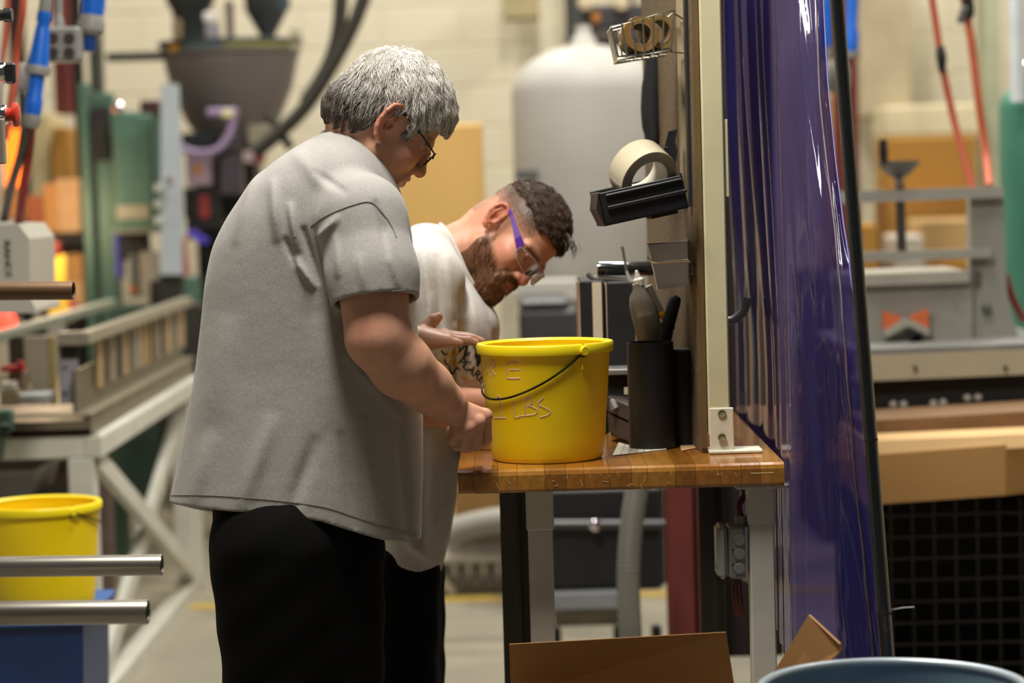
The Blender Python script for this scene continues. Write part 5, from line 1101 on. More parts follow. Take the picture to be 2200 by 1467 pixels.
def fabric(name, hexs, dark, rough=0.9, amt=0.5, scale=420, bump=0.35, sheen=0.15):
    if name in MATS: return MATS[name]
    m = bpy.data.materials.new(name); m.use_nodes = True; MATS[name] = m; nt = m.node_tree; N = nt.nodes; L = nt.links; b = N['Principled BSDF']
    tc = N.new('ShaderNodeTexCoord'); mp = N.new('ShaderNodeMapping'); mp.inputs['Scale'].default_value = (1, 1, 0.45); L.new(tc.outputs['Object'], mp.inputs[0])
    n = N.new('ShaderNodeTexNoise'); n.inputs['Scale'].default_value = scale; n.inputs['Detail'].default_value = 3; n.inputs['Roughness'].default_value = 0.7; L.new(mp.outputs[0], n.inputs['Vector'])
    r = N.new('ShaderNodeValToRGB'); r.color_ramp.elements[0].position = 0.36; r.color_ramp.elements[1].position = 0.62; r.color_ramp.elements[0].color = lin(dark) + (1,); r.color_ramp.elements[1].color = lin(hexs) + (1,)
    L.new(n.outputs['Fac'], r.inputs[0]); L.new(r.outputs[0], b.inputs['Base Color'])
    b.inputs['Roughness'].default_value = rough; b.inputs['Specular IOR Level'].default_value = 0.15; b.inputs['Sheen Weight'].default_value = sheen
    n2 = N.new('ShaderNodeTexNoise'); n2.inputs['Scale'].default_value = 26; n2.inputs['Detail'].default_value = 5; L.new(tc.outputs['Object'], n2.inputs['Vector'])
    ad = N.new('ShaderNodeMath'); ad.operation = 'MULTIPLY_ADD'; ad.inputs[1].default_value = 0.12; L.new(n.outputs['Fac'], ad.inputs[0]); L.new(n2.outputs['Fac'], ad.inputs[2])
    bp = N.new('ShaderNodeBump'); bp.inputs['Strength'].default_value = bump; bp.inputs['Distance'].default_value = 0.004; L.new(ad.outputs[0], bp.inputs['Height']); L.new(bp.outputs[0], b.inputs['Normal'])
    return m
class PFrame(Frame):
    """frame whose points can be given as photo pixel + depth offset w (frame units)"""
    def __init__(s, u0, v0, d): super().__init__(u0, v0, d); s.d = d
    def at(s, px, py, w=0.0):
        k = (s.d + w * s.s) / s.d; return np.array([CX + (px - CX) * k, CY + (py - CY) * k, w])
class Head:
    def __init__(s, fr, O, tilt, yaw, k):
        c, sn = math.cos(yaw), math.sin(yaw); ct, st = math.cos(tilt), math.sin(tilt)
        s.F = np.array([ct * c, st * c, sn]); s.U = np.array([st, -ct, 0.0]); s.L = np.array([ct * sn, st * sn, -c]); s.O = np.array(O, float); s.k = k; s.fr = fr
    def to_frame(s, p): p = np.atleast_2d(np.asarray(p, float)); return s.O + s.k * (p[:, :1] * s.F + p[:, 1:2] * s.L + p[:, 2:] * s.U)
    def to_world(s, p): return s.fr(s.to_frame(p))
    def w(s, *p): return Vector(s.to_world([p])[0])
    def loc(s, q): q = (np.asarray(q, float) - s.O) / s.k; return np.array([q @ s.F, q @ s.L, q @ s.U])
EAR_B = np.array([[-math.cos(0.45), math.sin(0.45), 0.0], [-0.16, 0.0, 0.987], [math.sin(0.45), math.cos(0.45), 0.0]])
def ear_sdf(q, c=(-4, 73, 5), k=1.0):
    e = (q - np.array(c, np.float32)) @ EAR_B.T.astype(np.float32) / k
    d = ell(e, (11, 4, 1), (15, 28, 3.2))
    hel = [(-3, 6, 3), (-4, 20, 4), (2, 30, 6), (12, 34, 7), (21, 29, 7), (25, 17, 7), (24, 3, 6), (18, -12, 5), (9, -24, 4), (2, -28, 2)]
    d = smin(d, chain(e, hel, [3.2, 3.4, 3.6, 3.8, 3.8, 3.6, 3.4, 3.4, 5.0, 4.5], 2), 3)
    d = smin(d, chain(e, [(13, 24, 4), (17, 8, 5), (12, -10, 4), (4, -16, 3)], [2.4, 3.2, 3.2, 2.6], 2), 3)
    d = smin(d, cone(e, (-3, -3, 3), (-3, -9, 3), 4.2, 3.6), 3)
    d = smax(d, -ell(e, (6, -2, 5), (7.5, 9.5, 5.5)), 2.5)
    return d * k
def head_sdf(p, neck, nose=1.0, beard=0.0, jowl=1.0, occ=1.0, ear=1.0):
    q = p.copy(); q[:, 1] = np.abs(q[:, 1])
    d = ell(p, (-4, 0, 50), (97, 76, 82))
    d = smin(d, ell(p, (-46, 0, -14), (56 * occ, 60, 56)), 26)
    d = smin(d, ell(p, (36, 0, -18), (57, 58, 76)), 25)
    d = smin(d, cone(q, (8, 50, -52), (70, 24, -90), 20 * jowl, 18 * jowl), 20)
    d = smin(d, ell(p, (84, 0, -92), (18, 22, 16)), 14)
    d = smin(d, ell(p, (74, 0, -52), (30, 36, 34)), 16)
    d = smin(d, ell(q, (58, 42, -18), (30, 22, 28)), 18)
    d = smin(d, cone(q, (89, 0, 25), (77, 46, 24), 12, 10), 11)
    d = smax(d, -ell(q, (101, 32, 5), (17, 19, 12)), 9)
    d = smin(d, np.linalg.norm(q - np.array((78, 31, 6), np.float32), axis=1) - 12.6, 2)
    d = smin(d, chain(q, [(86, 15, 5), (91.5, 26, 13), (89, 38, 12), (80, 47, 5)], [2.2, 2.8, 2.8, 2.2], 2), 2.5)
    d = smin(d, chain(q, [(86, 15, 3), (90, 28, -3), (82, 45, 1)], [2.2, 2.6, 2.2], 2), 2.5)
    d = smin(d, cone(p, (91, 0, 18), (110 * nose, 0, -20), 8.5, 10), 9)
    d = smin(d, np.linalg.norm(p - np.array((112 * nose, 0, -25), np.float32), axis=1) - 11.5, 7)
    d = smin(d, ell(q, (101, 13, -28), (11, 8.5, 9)), 5)
    d = smax(d, -ell(q, (107, 6.5, -37), (5.5, 3.5, 5)), 2)
    d = smin(d, cone(q, (103, 0, -49), (93, 24, -57), 5.5, 4), 5)
    d = smin(d, cone(q, (100, 0, -64), (91, 20, -61), 7, 4), 5)
    d = smax(d, -cone(q, (110, 0, -56.5), (93, 26, -58.5), 1.7, 1.4), 2.5)
    d = smin(d, chain(q, [(98, 17, -30), (92, 30, -50), (86, 32, -66)], [3, 4, 3], 3), 9)
    if beard: d = smin(d, ell(p, (82, 0, -104), (25 * beard, 36, 38)), 18)
    d = smin(d, chain(p, neck[0], neck[1], 12), 22)
    d = smin(d, ear_sdf(q, k=ear), 3.5)
    return d
def strands(name, cap_fn, roots, flow, length, seg, rad, lift, wave, lam, cols, mat, parent, H, clump=24, seed=1):
    """thin tapered hair strands marched over an implicit cap in head-local millimetres; one mesh"""
    g = np.random.default_rng(seed); n = len(roots); p = roots.astype(np.float32).copy()
    def grad(x):
        e = 0.8; G = np.stack([cap_fn(x + np.eye(3, dtype=np.float32)[i] * e) - cap_fn(x - np.eye(3, dtype=np.float32)[i] * e) for i in range(3)], 1)
        return G / np.maximum(1e-6, np.linalg.norm(G, axis=1, keepdims=True))
    key = np.floor(roots / clump + g.random(3) * 3).astype(int); hsh = (key[:, 0] * 73856093) ^ (key[:, 1] * 19349663) ^ (key[:, 2] * 83492791)
    ph = (np.abs(hsh) % 1000) / 1000 * 2 * np.pi + g.normal(0, 0.45, n); amp = wave * (0.5 + (np.abs(hsh // 7) % 100) / 100)
    ln = length * g.uniform(0.65, 1.15, n); step = ln / seg; pts = []; off = g.uniform(0.0, 1.0, n)
    # the offsets make the strands lie in layers over the cap
    for i in range(seg + 1):
        nn = grad(p); dd = cap_fn(p); hgt = lift * (0.15 + 0.85 * np.sin(np.pi * min(1, i / seg * 0.8 + 0.12))) * off
        p = p - nn * (dd - hgt)[:, None]; pts.append(p.copy())
        t = flow(p); t = t - nn * np.sum(t * nn, 1, keepdims=True); t /= np.maximum(1e-6, np.linalg.norm(t, axis=1, keepdims=True))
        a = amp * np.sin(ph + 2 * np.pi * i * step / lam)
        t = t * np.cos(a)[:, None] + np.cross(nn, t) * np.sin(a)[:, None]
        p = p + t * step[:, None]
    Pn = np.stack(pts, 1)                                   # n, seg+1, 3
    T = np.gradient(Pn, axis=1); T /= np.maximum(1e-6, np.linalg.norm(T, axis=2, keepdims=True))
    A = np.cross(T, np.array([0.3, 0.5, 0.81])); A /= np.maximum(1e-6, np.linalg.norm(A, axis=2, keepdims=True)); Bv = np.cross(T, A)
    rr = rad * g.uniform(0.7, 1.3, (n, 1)) * np.interp(np.linspace(0, 1, seg + 1), [0, 0.6, 1], [1, 0.9, 0.25])[None]
    V = np.stack([Pn + (A * math.cos(k * 2 * PI / 3) + Bv * math.sin(k * 2 * PI / 3)) * rr[..., None] for k in range(3)], 2)   # n,seg+1,3,3
    idx = np.arange(n * (seg + 1) * 3).reshape(n, seg + 1, 3); F = []
    for k in range(3):
        F.append(np.stack([idx[:, :-1, k], idx[:, :-1, (k + 1) % 3], idx[:, 1:, (k + 1) % 3], idx[:, 1:, k]], -1).reshape(-1, 4))
    o = link_mesh(name, H.to_world(V.reshape(-1, 3)), np.concatenate(F), mat, parent, smooth=True)
    set_col(o, np.repeat(cols, (seg + 1) * 3, 0)); o['kind'] = 'stuff'
    return o
def mixc(a, b, t): t = np.clip(t, 0, 1)[:, None]; return a * (1 - t) + b * t
def project(sdf, fr, pts, w0=-420, w1=300, off=1.5, step=2.0):
    """first hit of rays through photo pixels with an implicit surface; returns frame points pulled off by 'off'"""
    out = []
    ws = np.arange(w0, w1, step)
    for px, py in pts:
        R_ = np.stack([fr.at(px, py, w) for w in ws]).astype(np.float32); d = sdf(R_); i = np.argmax(d < 0)
        if not (d < 0).any(): i = len(ws) // 2
        w = ws[i] - (step * (-d[i]) / max(1e-6, d[i-1] - d[i]) if i > 0 else 0); out.append(fr.at(px, py, w - off))
    return np.array(out)
def densify(poly, n=8): return [(v.x, v.y) for v in bez([(p_[0], p_[1], 0) for p_ in poly], n)]
def densify_lin(poly, n=8): return [(a[0] + (b[0] - a[0]) * k / n, a[1] + (b[1] - a[1]) * k / n) for a, b in zip(poly[:-1], poly[1:]) for k in range(n)] + [poly[-1]]
def seam_tube(name, sdf, fr, poly, r, mat, parent, off=0.6, **kw):
    q = fr(project(sdf, fr, densify(poly), off=off, **kw)); return MB().tube([Vector(x) for x in q], r, 6).build(name, mat, parent, True)
_TABS = {}
def loft_sdf(p, tab, n=2.35):
    """tab rows: v, left, right, wc, wb (frame units)"""
    key = id(tab)
    if key not in _TABS:
        t0 = np.asarray(tab, float); vv = np.arange(t0[0, 0], t0[-1, 0] + 1, 4.0); D = np.stack([np.interp(vv, t0[:, 0], t0[:, i]) for i in range(1, 5)], 1)
        kx = np.arange(-14, 15); kw = np.exp(-(kx / 6.0) ** 2); kw /= kw.sum(); Dp = np.pad(D, ((14, 14), (0, 0)), mode='reflect', reflect_type='odd')
        Sm = np.stack([np.convolve(Dp[:, i], kw, 'valid') for i in range(4)], 1); bl = np.clip((vv - vv[0]) / 60, 0, 1)[:, None]
        _TABS[key] = np.concatenate([vv[:, None], D * (1 - bl) + Sm * bl], 1).astype(np.float32)
    T = _TABS[key]; v = p[:, 1]
    l, r, wc, wb = (np.interp(v, T[:, 0], T[:, i]) for i in (1, 2, 3, 4)); uc, a = (l + r) / 2, np.maximum(1, (r - l) / 2)
    x = np.abs(p[:, 0] - uc) / a; y = np.abs(p[:, 2] - wc) / wb
    rad = (x ** n + y ** n) ** (1 / n); side = (rad - 1) * np.minimum(a, wb)
    return side
def fold(d, p, a, b, width, amp, near=True):
    a = np.array(a, np.float32); b = np.array(b, np.float32); q = p[:, :2]; ba = b - a; t = ((q - a) @ ba) / float(ba @ ba)
    m = (t > -0.25) & (t < 1.25)
    if near: m &= p[:, 2] < 60
    if not m.any(): return d
    tt = t[m]; e = q[m] - a - np.clip(tt, 0, 1)[:, None] * ba; ds = np.linalg.norm(e, axis=1) / width
    env = np.clip(np.sin(np.pi * np.clip((tt + 0.15) / 1.3, 0, 1)), 0, 1)
    d = d.copy(); d[m] -= amp * np.exp(-ds * ds) * env; return d
hexl = lambda h: np.array(lin(h), np.float32)

# ---------------------------------------------------------------- man in the grey shirt
G = PFrame(650, 700, 4.58)
man1 = empty('person', (0, 0, 0), 'stout man in grey heather t-shirt and black pants leaning over the yellow bucket', 'person')
hipw = G.pt(640, 1400, 40); man1.location = (hipw.x, hipw.y, 0)
h1 = Head(G, (823, 264, 30), math.radians(40), math.radians(15), 1.14)
nk = [(-38, 0, -25)] + [tuple(h1.loc(G.at(*q))) for q in ((768, 330, 45), (745, 400, 50))]
hair_in = lambda x, ay: np.interp(x, [-140, -70, -40, -14, 4, 16, 40, 46, 62, 84, 130], [-62, -60, -42, 14, 46, 44, 10, 30, 44, 64, 64])
cap1_raw = lambda p: smin(ell(p, (-2, 0, 53), (114, 90, 99)), ell(p, (-50, 0, -12), (74, 74, 69)), 26)
def cap1(p):
    n_ = 2.2 * np.sin(p[:, 0] * 0.13 + 1.1 * np.sin(p[:, 2] * 0.09)) * np.sin(p[:, 2] * 0.11 + p[:, 1] * 0.06) + 1.2 * np.sin(p[:, 0] * 0.31 + p[:, 2] * 0.23)
    d = cap1_raw(p) + n_ + 5
    cut = (hair_in(p[:, 0], np.abs(p[:, 1])) + 2.5 * np.sin(p[:, 0] * 0.45) - p[:, 2]) * 0.75
    return smax(d, cut, 6)
f1 = lambda p: head_sdf(p, (nk, [64, 66, 72]), nose=1.0, jowl=1.12, occ=1.06, ear=1.18)
V, F = nets(f1, (-190, -110, -235), (140, 110, 150), 2.0)
skin = hexl('#c4937a'); red = hexl('#b4614c'); dk = hexl('#a5745a'); lipc = hexl('#9c5a4c')
def skin_cols(V, stub=None):
    C = np.repeat(skin[None], len(V), 0); ay = np.abs(V[:, 1])
    C = mixc(C, red, 0.5 * (ay > 74) * np.clip((ay - 72) / 6, 0, 1))
    C = mixc(C, red, 0.35 * np.exp(-(((V[:, 0] - 60) / 24) ** 2 + ((V[:, 2] + 20) / 24) ** 2)))
    C = mixc(C, red, 0.35 * np.exp(-(((V[:, 0] - 114) / 14) ** 2 + ((V[:, 2] + 24) / 14) ** 2)))
    C = mixc(C, lipc, 0.8 * np.exp(-(((V[:, 2] + 57) / 8) ** 2)) * (V[:, 0] > 90) * (ay < 24))
    return C
C1 = skin_cols(V)
eb = np.exp(-((V[:, 2] - 27 + 0.10 * np.abs(V[:, 1])) / 5.5) ** 2) * (V[:, 0] > 74) * (np.abs(V[:, 1]) > 8); C1 = mixc(C1, hexl('#5d5650'), 0.8 * eb)
WV, WF, WC = [h1.to_world(V)], [F], [C1]; nv = len(V)
def add_part(fr, fn, lo, hi, h, colfn=None):
    global nv
    V, F = nets(fn, lo, hi, h); WV.append(fr(V)); WF.append(F + nv); WC.append(np.repeat(skin[None], len(V), 0) if colfn is None else colfn(V)); nv += len(V)
g = G.at
def fist(p, arm, armr, wr, mcp, pip, dip, tip, thumb):
    d = chain(p, arm, armr, 14)
    for i, m in enumerate(mcp):
        d = smin(d, cone(p, wr, m, 25, 14.5 if i < 3 else 13), 9)
        d = smin(d, np.linalg.norm(p - np.asarray(m, np.float32), axis=1) - 16.5, 5)
    for m, a, b, c, r in zip(mcp, pip, dip, tip, (13.5, 14, 13.5, 12)):
        fd = chain(p, [m, a, b, c], [r + 0.5, r - 0.5, r - 1, r - 2], 3); d = smin(d, fd, 2.2)
    return smin(d, chain(p, thumb, [20, 15, 13, 11], 5), 6)
# right arm (nearest the camera) with the closed hand at the bucket
arm_r = [g(775, 480, -150), g(800, 600, -205), g(812, 725, -225), g(862, 786, -190), g(918, 832, -130), g(962, 868, -85)]
arm_rr = [78, 74, 66, 65, 53, 42]
wr = g(972, 876, -75)
mcp = [g(1042, 893, -52), g(1026, 906, -72), g(1006, 918, -80), g(985, 926, -76)]
pip = [g(1044, 944, -38), g(1022, 955, -58), g(996, 957, -66), g(972, 946, -64)]
dip = [g(1022, 954, -8), g(1002, 960, -26), g(982, 956, -34), g(968, 930, -36)]
tip = [g(1004, 938, 6), g(990, 942, -8), g(978, 936, -16), g(974, 914, -18)]
thumb = [g(985, 890, -35), g(1018, 900, 2), g(1040, 915, 14), g(1046, 930, 16)]
fr_fn = lambda p: fist(p, arm_r, arm_rr, wr, mcp, pip, dip, tip, thumb)
def arm_cols(V):
    C = np.repeat(skin[None], len(V), 0); C = mixc(C, red, 0.3 * np.exp(-(((V[:, 0] - 800) / 40) ** 2 + ((V[:, 1] - 700) / 40) ** 2)))
    kn = sum(np.exp(-np.sum((V - m) ** 2, 1) / 160.0) for m in mcp); return mixc(C, red, 0.35 * kn)
add_part(G, fr_fn, (680, 400, -320), (1075, 985, 60), 2.2, arm_cols)
# left arm behind the body, open palm held out above the bucket rim
arm_l = [g(800, 470, 215), g(835, 620, 295), g(800, 735, 295), g(852, 735, 265), g(888, 732, 245)]
lw = g(893, 731, 241)
lm = [g(962, 733, 215), g(962, 728, 237), g(960, 724, 259), g(954, 719, 279)]        # pinky..index
lf = [([(974, 735, 213), (982, 736, 212), (989, 737, 211)], 9.5), ([(990, 732, 237), (1008, 732, 237), (1022, 736, 237)], 10.5), ([(992, 727, 259), (1016, 728, 259), (1034, 733, 259)], 11), ([(984, 723, 281), (1006, 724, 283), (1022, 728, 283)], 11)]
def palm_fn(p):
    d = chain(p, arm_l, [70, 58, 52, 46, 32], 12)
    for m in lm: d = smin(d, cone(p, lw, m, 26, 14.5), 12)
    for m, (pts_, r) in zip(lm, lf):
        q = [m] + [g(*t) for t in pts_]; d = smin(d, chain(p, q, [r + 2.5, r + 0.5, r - 0.5, r - 2], 3), 4)
    d = smin(d, chain(p, [g(900, 722, 265), g(918, 700, 281), g(931, 688, 287), g(941, 681, 289)], [22, 15.5, 14.5, 11], 4), 8)
    return d
add_part(G, palm_fn, (700, 400, 130), (1060, 800, 400), 2.6)
body1 = link_mesh('body', np.concatenate(WV), np.concatenate(WF), attr_material('skin', 0.48, bump=0.25, bscale=160, sss=0.12, noise=0.1, nscale=30), man1, smooth=True)
set_col(body1, np.concatenate(WC))

# hair
Vc, Fc = nets(cap1, (-150, -115, -90), (140, 115, 170), 3.0)
m_hair = attr_material('hair_strands', 0.38, spec=0.6, noise=0.12, nscale=60)
cap_o = link_mesh('hair', h1.to_world(Vc), Fc, m_hair, man1, smooth=True, label='wavy grey hair')
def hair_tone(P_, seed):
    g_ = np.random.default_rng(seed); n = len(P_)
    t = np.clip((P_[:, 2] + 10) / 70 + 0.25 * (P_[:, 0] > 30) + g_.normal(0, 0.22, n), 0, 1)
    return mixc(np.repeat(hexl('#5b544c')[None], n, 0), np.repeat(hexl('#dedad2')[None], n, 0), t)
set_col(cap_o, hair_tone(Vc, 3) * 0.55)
ok = np.array([i for i in range(len(Vc))]); pick = rng.choice(len(Vc), 10500)
rootsv = Vc[pick].astype(np.float32)
def flow1(p):
    c = np.array([-62, 8, 120], np.float32); t = p - c; t /= np.maximum(1e-6, np.linalg.norm(t, axis=1, keepdims=True))
    t = t + np.array([0.25, 0, -0.25]) * (p[:, 2:] > 40) + np.array([0.1, 0, -0.8]) * (p[:, 2:] <= 40)
    return t
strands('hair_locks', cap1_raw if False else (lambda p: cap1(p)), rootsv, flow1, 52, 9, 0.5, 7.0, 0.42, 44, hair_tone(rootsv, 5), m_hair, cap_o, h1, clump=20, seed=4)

# grey shirt
TAB1 = [(262, 716, 722, 60, 10), (284, 690, 758, 50, 75), (300, 660, 786, 50, 120), (320, 624, 806, 50, 160), (350, 582, 832, 48, 195), (400, 531, 856, 45, 218), (470, 483, 878, 45, 228), (530, 453, 886, 45, 226), (600, 438, 890, 45, 222), (700, 428, 895, 45, 218), (800, 416, 903, 45, 215), (900, 398, 907, 45, 218), (1000, 378, 907, 45, 222), (1080, 360, 905, 45, 226), (1180, 340, 903, 45, 230)]
sl = [g(742, 425, -95), g(775, 470, -165), g(800, 590, -205), g(810, 690, -225)]
cuff_n = (sl[3] - sl[2]) / np.linalg.norm(sl[3] - sl[2]); cuff_p = g(806, 648, -220)
HEM = [(340, 1078), (440, 1082), (560, 1090), (700, 1106), (770, 1130), (830, 1150), (910, 1166)]
def shirt1(p, folds=True):
    d = loft_sdf(p, TAB1)
    d = smax(d, 280 + 0.18 * np.abs(p[:, 0] - 715) - p[:, 1], 8)
    s_ = chain(p, sl, [70, 92, 92, 90], 25)
    s_in = chain(p, [sl[2], sl[3]], [84, 82], 5)
    s_ = smax(s_, (p - cuff_p.astype(np.float32)) @ cuff_n.astype(np.float32), 3)
    s_ = smax(s_, -smax(s_in, 55 - (p - cuff_p.astype(np.float32) + cuff_n.astype(np.float32) * 110) @ cuff_n.astype(np.float32), 2), 2)
    sl2 = [g(742, 430, 190), g(785, 480, 270), g(815, 640, 340)]
    d2 = smin(d, chain(p, sl2, [70, 92, 84], 25), 30)
    if folds:
        for a, b, w, am in FOLDS1: d2 = fold(d2, p, a, b, w, am); s_ = fold(s_, p, a, b, w, am)
    d2 = smin(d2, s_, 16)
    T = np.asarray(HEM, np.float32); hem = np.interp(p[:, 0], T[:, 0], T[:, 1]) + np.clip((p[:, 2] - 60) / 200, 0, 1) * np.where(p[:, 0] < 560, 44, 0)
    d2 = smax(d2, p[:, 1] - hem, 3)
    cav = smax(loft_sdf(p, TAB1) + 18, 1010 - p[:, 1], 6)
    return smax(d2, -cav, 2)
FOLDS1 = [((560, 350), (520, 520), 14, 7.8), ((600, 400), (612, 520), 11, 10.8), ((640, 450), (655, 545), 8, 14.0), ((668, 500), (700, 610), 6, -14.0), ((650, 560), (688, 622), 8, 14.0), ((630, 520), (650, 575), 6, -9.3), ((745, 480), (700, 520), 8, 7.8),
          ((740, 520), (745, 600), 8, 6.2), ((790, 560), (800, 630), 9, 6.2), ((840, 520), (868, 620), 7, 6.2), ((820, 450), (850, 560), 7, -7.8), ((600, 900), (540, 1070), 19, 9.3), ((690, 940), (640, 1090), 16, -9.3), ((790, 900), (820, 1140), 14, 10.8), ((745, 930), (770, 1120), 12, -9.3), ((470, 930), (430, 1075), 19, 7.8), ((860, 900), (880, 1150), 10, -7.8), ((500, 700), (470, 900), 36, 7.8), ((760, 760), (860, 880), 18, 7.8), ((700, 700), (720, 900), 27, 6.2), ((640, 330), (720, 420), 16, 6.2), ((690, 380), (760, 430), 8, -6.2)]
Vs, Fs = nets(shirt1, (325, 245, -345), (935, 1185, 440), 4.0)
m_shirt1 = fabric('grey_heather', '#a9a7a3', '#8a8884', scale=800)
shirt_o = link_mesh('t_shirt', G(Vs), Fs, m_shirt1, man1, smooth=True, label='grey heather t-shirt')
m_seam = fabric('grey_seam', '#7d7b77', '#6a6966')
seam_tube('shoulder_seam', shirt1, G, [(668, 486), (690, 470), (720, 455), (760, 440), (792, 434), (812, 446), (838, 480), (852, 510)], 0.0012, m_seam, shirt_o)
seam_tube('cuff_stitching', shirt1, G, [(724, 652), (760, 640), (800, 631), (840, 626), (872, 622)], 0.0009, m_seam, shirt_o)
seam_tube('hem_stitching', shirt1, G, [(364, 1064), (440, 1064), (560, 1072), (690, 1088), (760, 1110), (830, 1132), (895, 1146)], 0.0009, m_seam, shirt_o)
# collar band around the neck
cc = [g(*q) for q in ((694, 288, 40), (712, 292, -20), (748, 306, -48), (790, 340, -52), (824, 375, -40), (848, 412, -10), (852, 416, 60), (820, 370, 120), (760, 318, 130), (712, 292, 100))]
MB().tube([Vector(x) for x in G(np.array([list(v) for v in bez(cc + [cc[0]], 6)[:-1]]))], 0.0075, 8, closed=True).build('collar', m_shirt1, shirt_o, True)
# black pants and shoes
FLOORV = 733.5 + (CAMZ / G.s) * 1.0
def pants_fn(H_w, legs, zmin):
    pass
def trousers(name, fr, loft, legs, man, shoe_dir):
    def fn(p):
        d = smax(loft_sdf(p, loft), np.maximum(loft[0][0] - p[:, 1], p[:, 1] - loft[-1][0]), 10)
        for path, rad in legs: d = smin(d, chain(p, path, rad, 10), 24)
        return d + 1.5 * np.sin(p[:, 1] * 0.05 + p[:, 0] * 0.04) 
    ends = np.array([path[-1] for path, _ in legs]); lo = np.minimum(ends.min(0) - 120, [min(r[1] for r in loft) - 30, loft[0][0] - 20, -330]); hi = np.maximum(ends.max(0) + 120, [max(r[2] for r in loft) + 30, loft[-1][0] + 20, 330])
    V, F = nets(fn, lo, hi, 6.0)
    W = fr(V); W[:, 2] = np.maximum(W[:, 2], 0.02)
    o = link_mesh(name, W, F, fabric('black_pants', '#070708', '#030303', bump=0.1, sheen=0.0), man, smooth=True)
    return o
def foot_at(fr, px, py, w):     # frame point above floor level
    return fr.at(px, py, w)
def to_floor(fr, u, w, z):      # frame coordinates of a point at height z with given u (approx) and w
    o = np.array(fr.o); A = fr.A; v = fr.v0
    for _ in range(6):
        q = fr(np.array([[u, v, w]]))[0]; v += (z - q[2]) / A[1][2]
    return np.array([u, v, w])
L1 = [(1040, 452, 812, 45, 190), (1160, 458, 822, 45, 190), (1300, 468, 824, 45, 185), (1560, 480, 822, 45, 175)]
trousers('pants', G, L1, [([g(600, 1180, -70), to_floor(G, 610, -80, 0.48), to_floor(G, 600, -85, 0.09)], [150, 105, 82]), ([g(690, 1180, 150), to_floor(G, 700, 160, 0.48), to_floor(G, 690, 165, 0.09)], [140, 100, 80])], man1, 0)
def shoe(fr, u, w, man, k=1.0):
    a = Vector(fr(to_floor(fr, u, w, 0.0)[None])[0]); a.z = 0
    rows = []
    for x_, hw, hh in ((-0.10, 0.02, 0.05), (-0.095, 0.034, 0.085), (-0.04, 0.042, 0.10), (0.04, 0.045, 0.085), (0.11, 0.05, 0.06), (0.17, 0.046, 0.048), (0.20, 0.02, 0.03)):
        rows.append([a + Vector((x_, hw * math.cos(t), max(0.0, 0.0 + hh * (0.5 + 0.5 * math.sin(t))))) for t in np.linspace(0, 2 * PI, 17)])
    mb = MB().grid(rows); n = len(mb.v); mb.f.append(list(range(0, 16))); mb.f.append([n - 17 + i for i in range(16)])
    s_ = mb.build('shoe', M('shoe_black', '#1a1a1b', 0.5), man, True)
    MB().box(a + Vector((0.05, 0, 0.012)), (0.28, 0.085, 0.024), 0.008).build('sole', M('shoe_sole', '#2b2a28', 0.8), s_)
shoe(G, 620, -85, man1); shoe(G, 710, 165, man1)
# glasses
gl = empty('eyeglasses', h1.w(95, 0, 0), 'thin dark wire eyeglasses worn by the grey haired man', 'eyeglasses')
m_gl = M('glasses_black', '#17130f', 0.3, metal=0.4); m_lens = clear_plastic('lens_glass', '#cfcabc', 0.9, 0.03)
for sy in (1, -1):
    MB().tube([h1.w(-6, 79 * sy, 36), h1.w(14, 80 * sy, 35), h1.w(60, 77 * sy, 27), h1.w(99, 66 * sy, 17)], 0.0016, 6).build('temple', m_gl, gl, True)
    ring = [h1.w(110 - 0.16 * abs(sy * 36 + 25 * math.cos(a)) + 2 * math.sin(a), sy * 36 + 25 * math.cos(a), 3 + 17 * math.sin(a)) for a in np.linspace(0, 2 * PI, 25)[:-1]]
    MB().tube(ring, 0.0014, 6, closed=True).build('lens_rim', m_gl, gl, True)
    MB().add(ring, [list(range(len(ring)))]).build('lens', m_lens, gl)
    MB().tube([h1.w(103, 61 * sy, 8), h1.w(99, 66 * sy, 17)], 0.002, 6).build('hinge', m_gl, gl, True)
MB().tube(bez([h1.w(107, 11, 7), h1.w(112, 0, 10), h1.w(107, -11, 7)], 5), 0.0014, 6).build('bridge', m_gl, gl, True)
# ---------------------------------------------------------------- bearded man in the white shirt
H2 = PFrame(950, 700, 5.14)
k2 = H2.at
man2 = empty('person', (0, 0, 0), 'bearded man in white printed t-shirt and purple safety glasses bending over the bench', 'person')
hipw = H2.pt(880, 1400, 20); man2.location = (hipw.x, hipw.y, 0)
h2 = Head(H2, (1090, 512, 30), math.radians(55), math.radians(-33), 1.018)
nk2 = [(-40, 0, -22)] + [tuple(h2.loc(k2(*q))) for q in ((985, 545, 40), (930, 640, 40))]
f2 = lambda p: head_sdf(p, (nk2, [56, 62, 74]), nose=0.98, jowl=0.95, beard=1.0, occ=1.0)
V, F = nets(f2, (-230, -105, -235), (140, 105, 145), 2.1)
skin = hexl('#cd9478'); red = hexl('#c8654f'); lipc = hexl('#a8605a')
C2 = skin_cols(V); q = np.abs(V[:, 1])
beard_c, fade_c = hexl('#5a3a24'), hexl('#5d483c')
bd = np.clip((-(V[:, 2]) - 22 - 0.35 * (V[:, 0] - 20)) / 16, 0, 1) * (V[:, 0] > 4) * np.clip((V[:, 2] + 140) / 20, 0, 1) * (np.abs(V[:, 1]) < 74)
bd = np.maximum(bd, np.clip((-V[:, 2] - 30) / 8, 0, 1) * (V[:, 0] > 62) * (q < 40)); sb = np.exp(-((V[:, 0] - 16) / 12) ** 2) * (V[:, 2] < 26) * (V[:, 2] > -60) * (q > 48); bd = np.maximum(bd, 0.7 * sb)
mth = np.exp(-(((V[:, 2] + 57) / 7) ** 2)) * (V[:, 0] > 88) * (q < 22); bd = bd * (1 - mth)
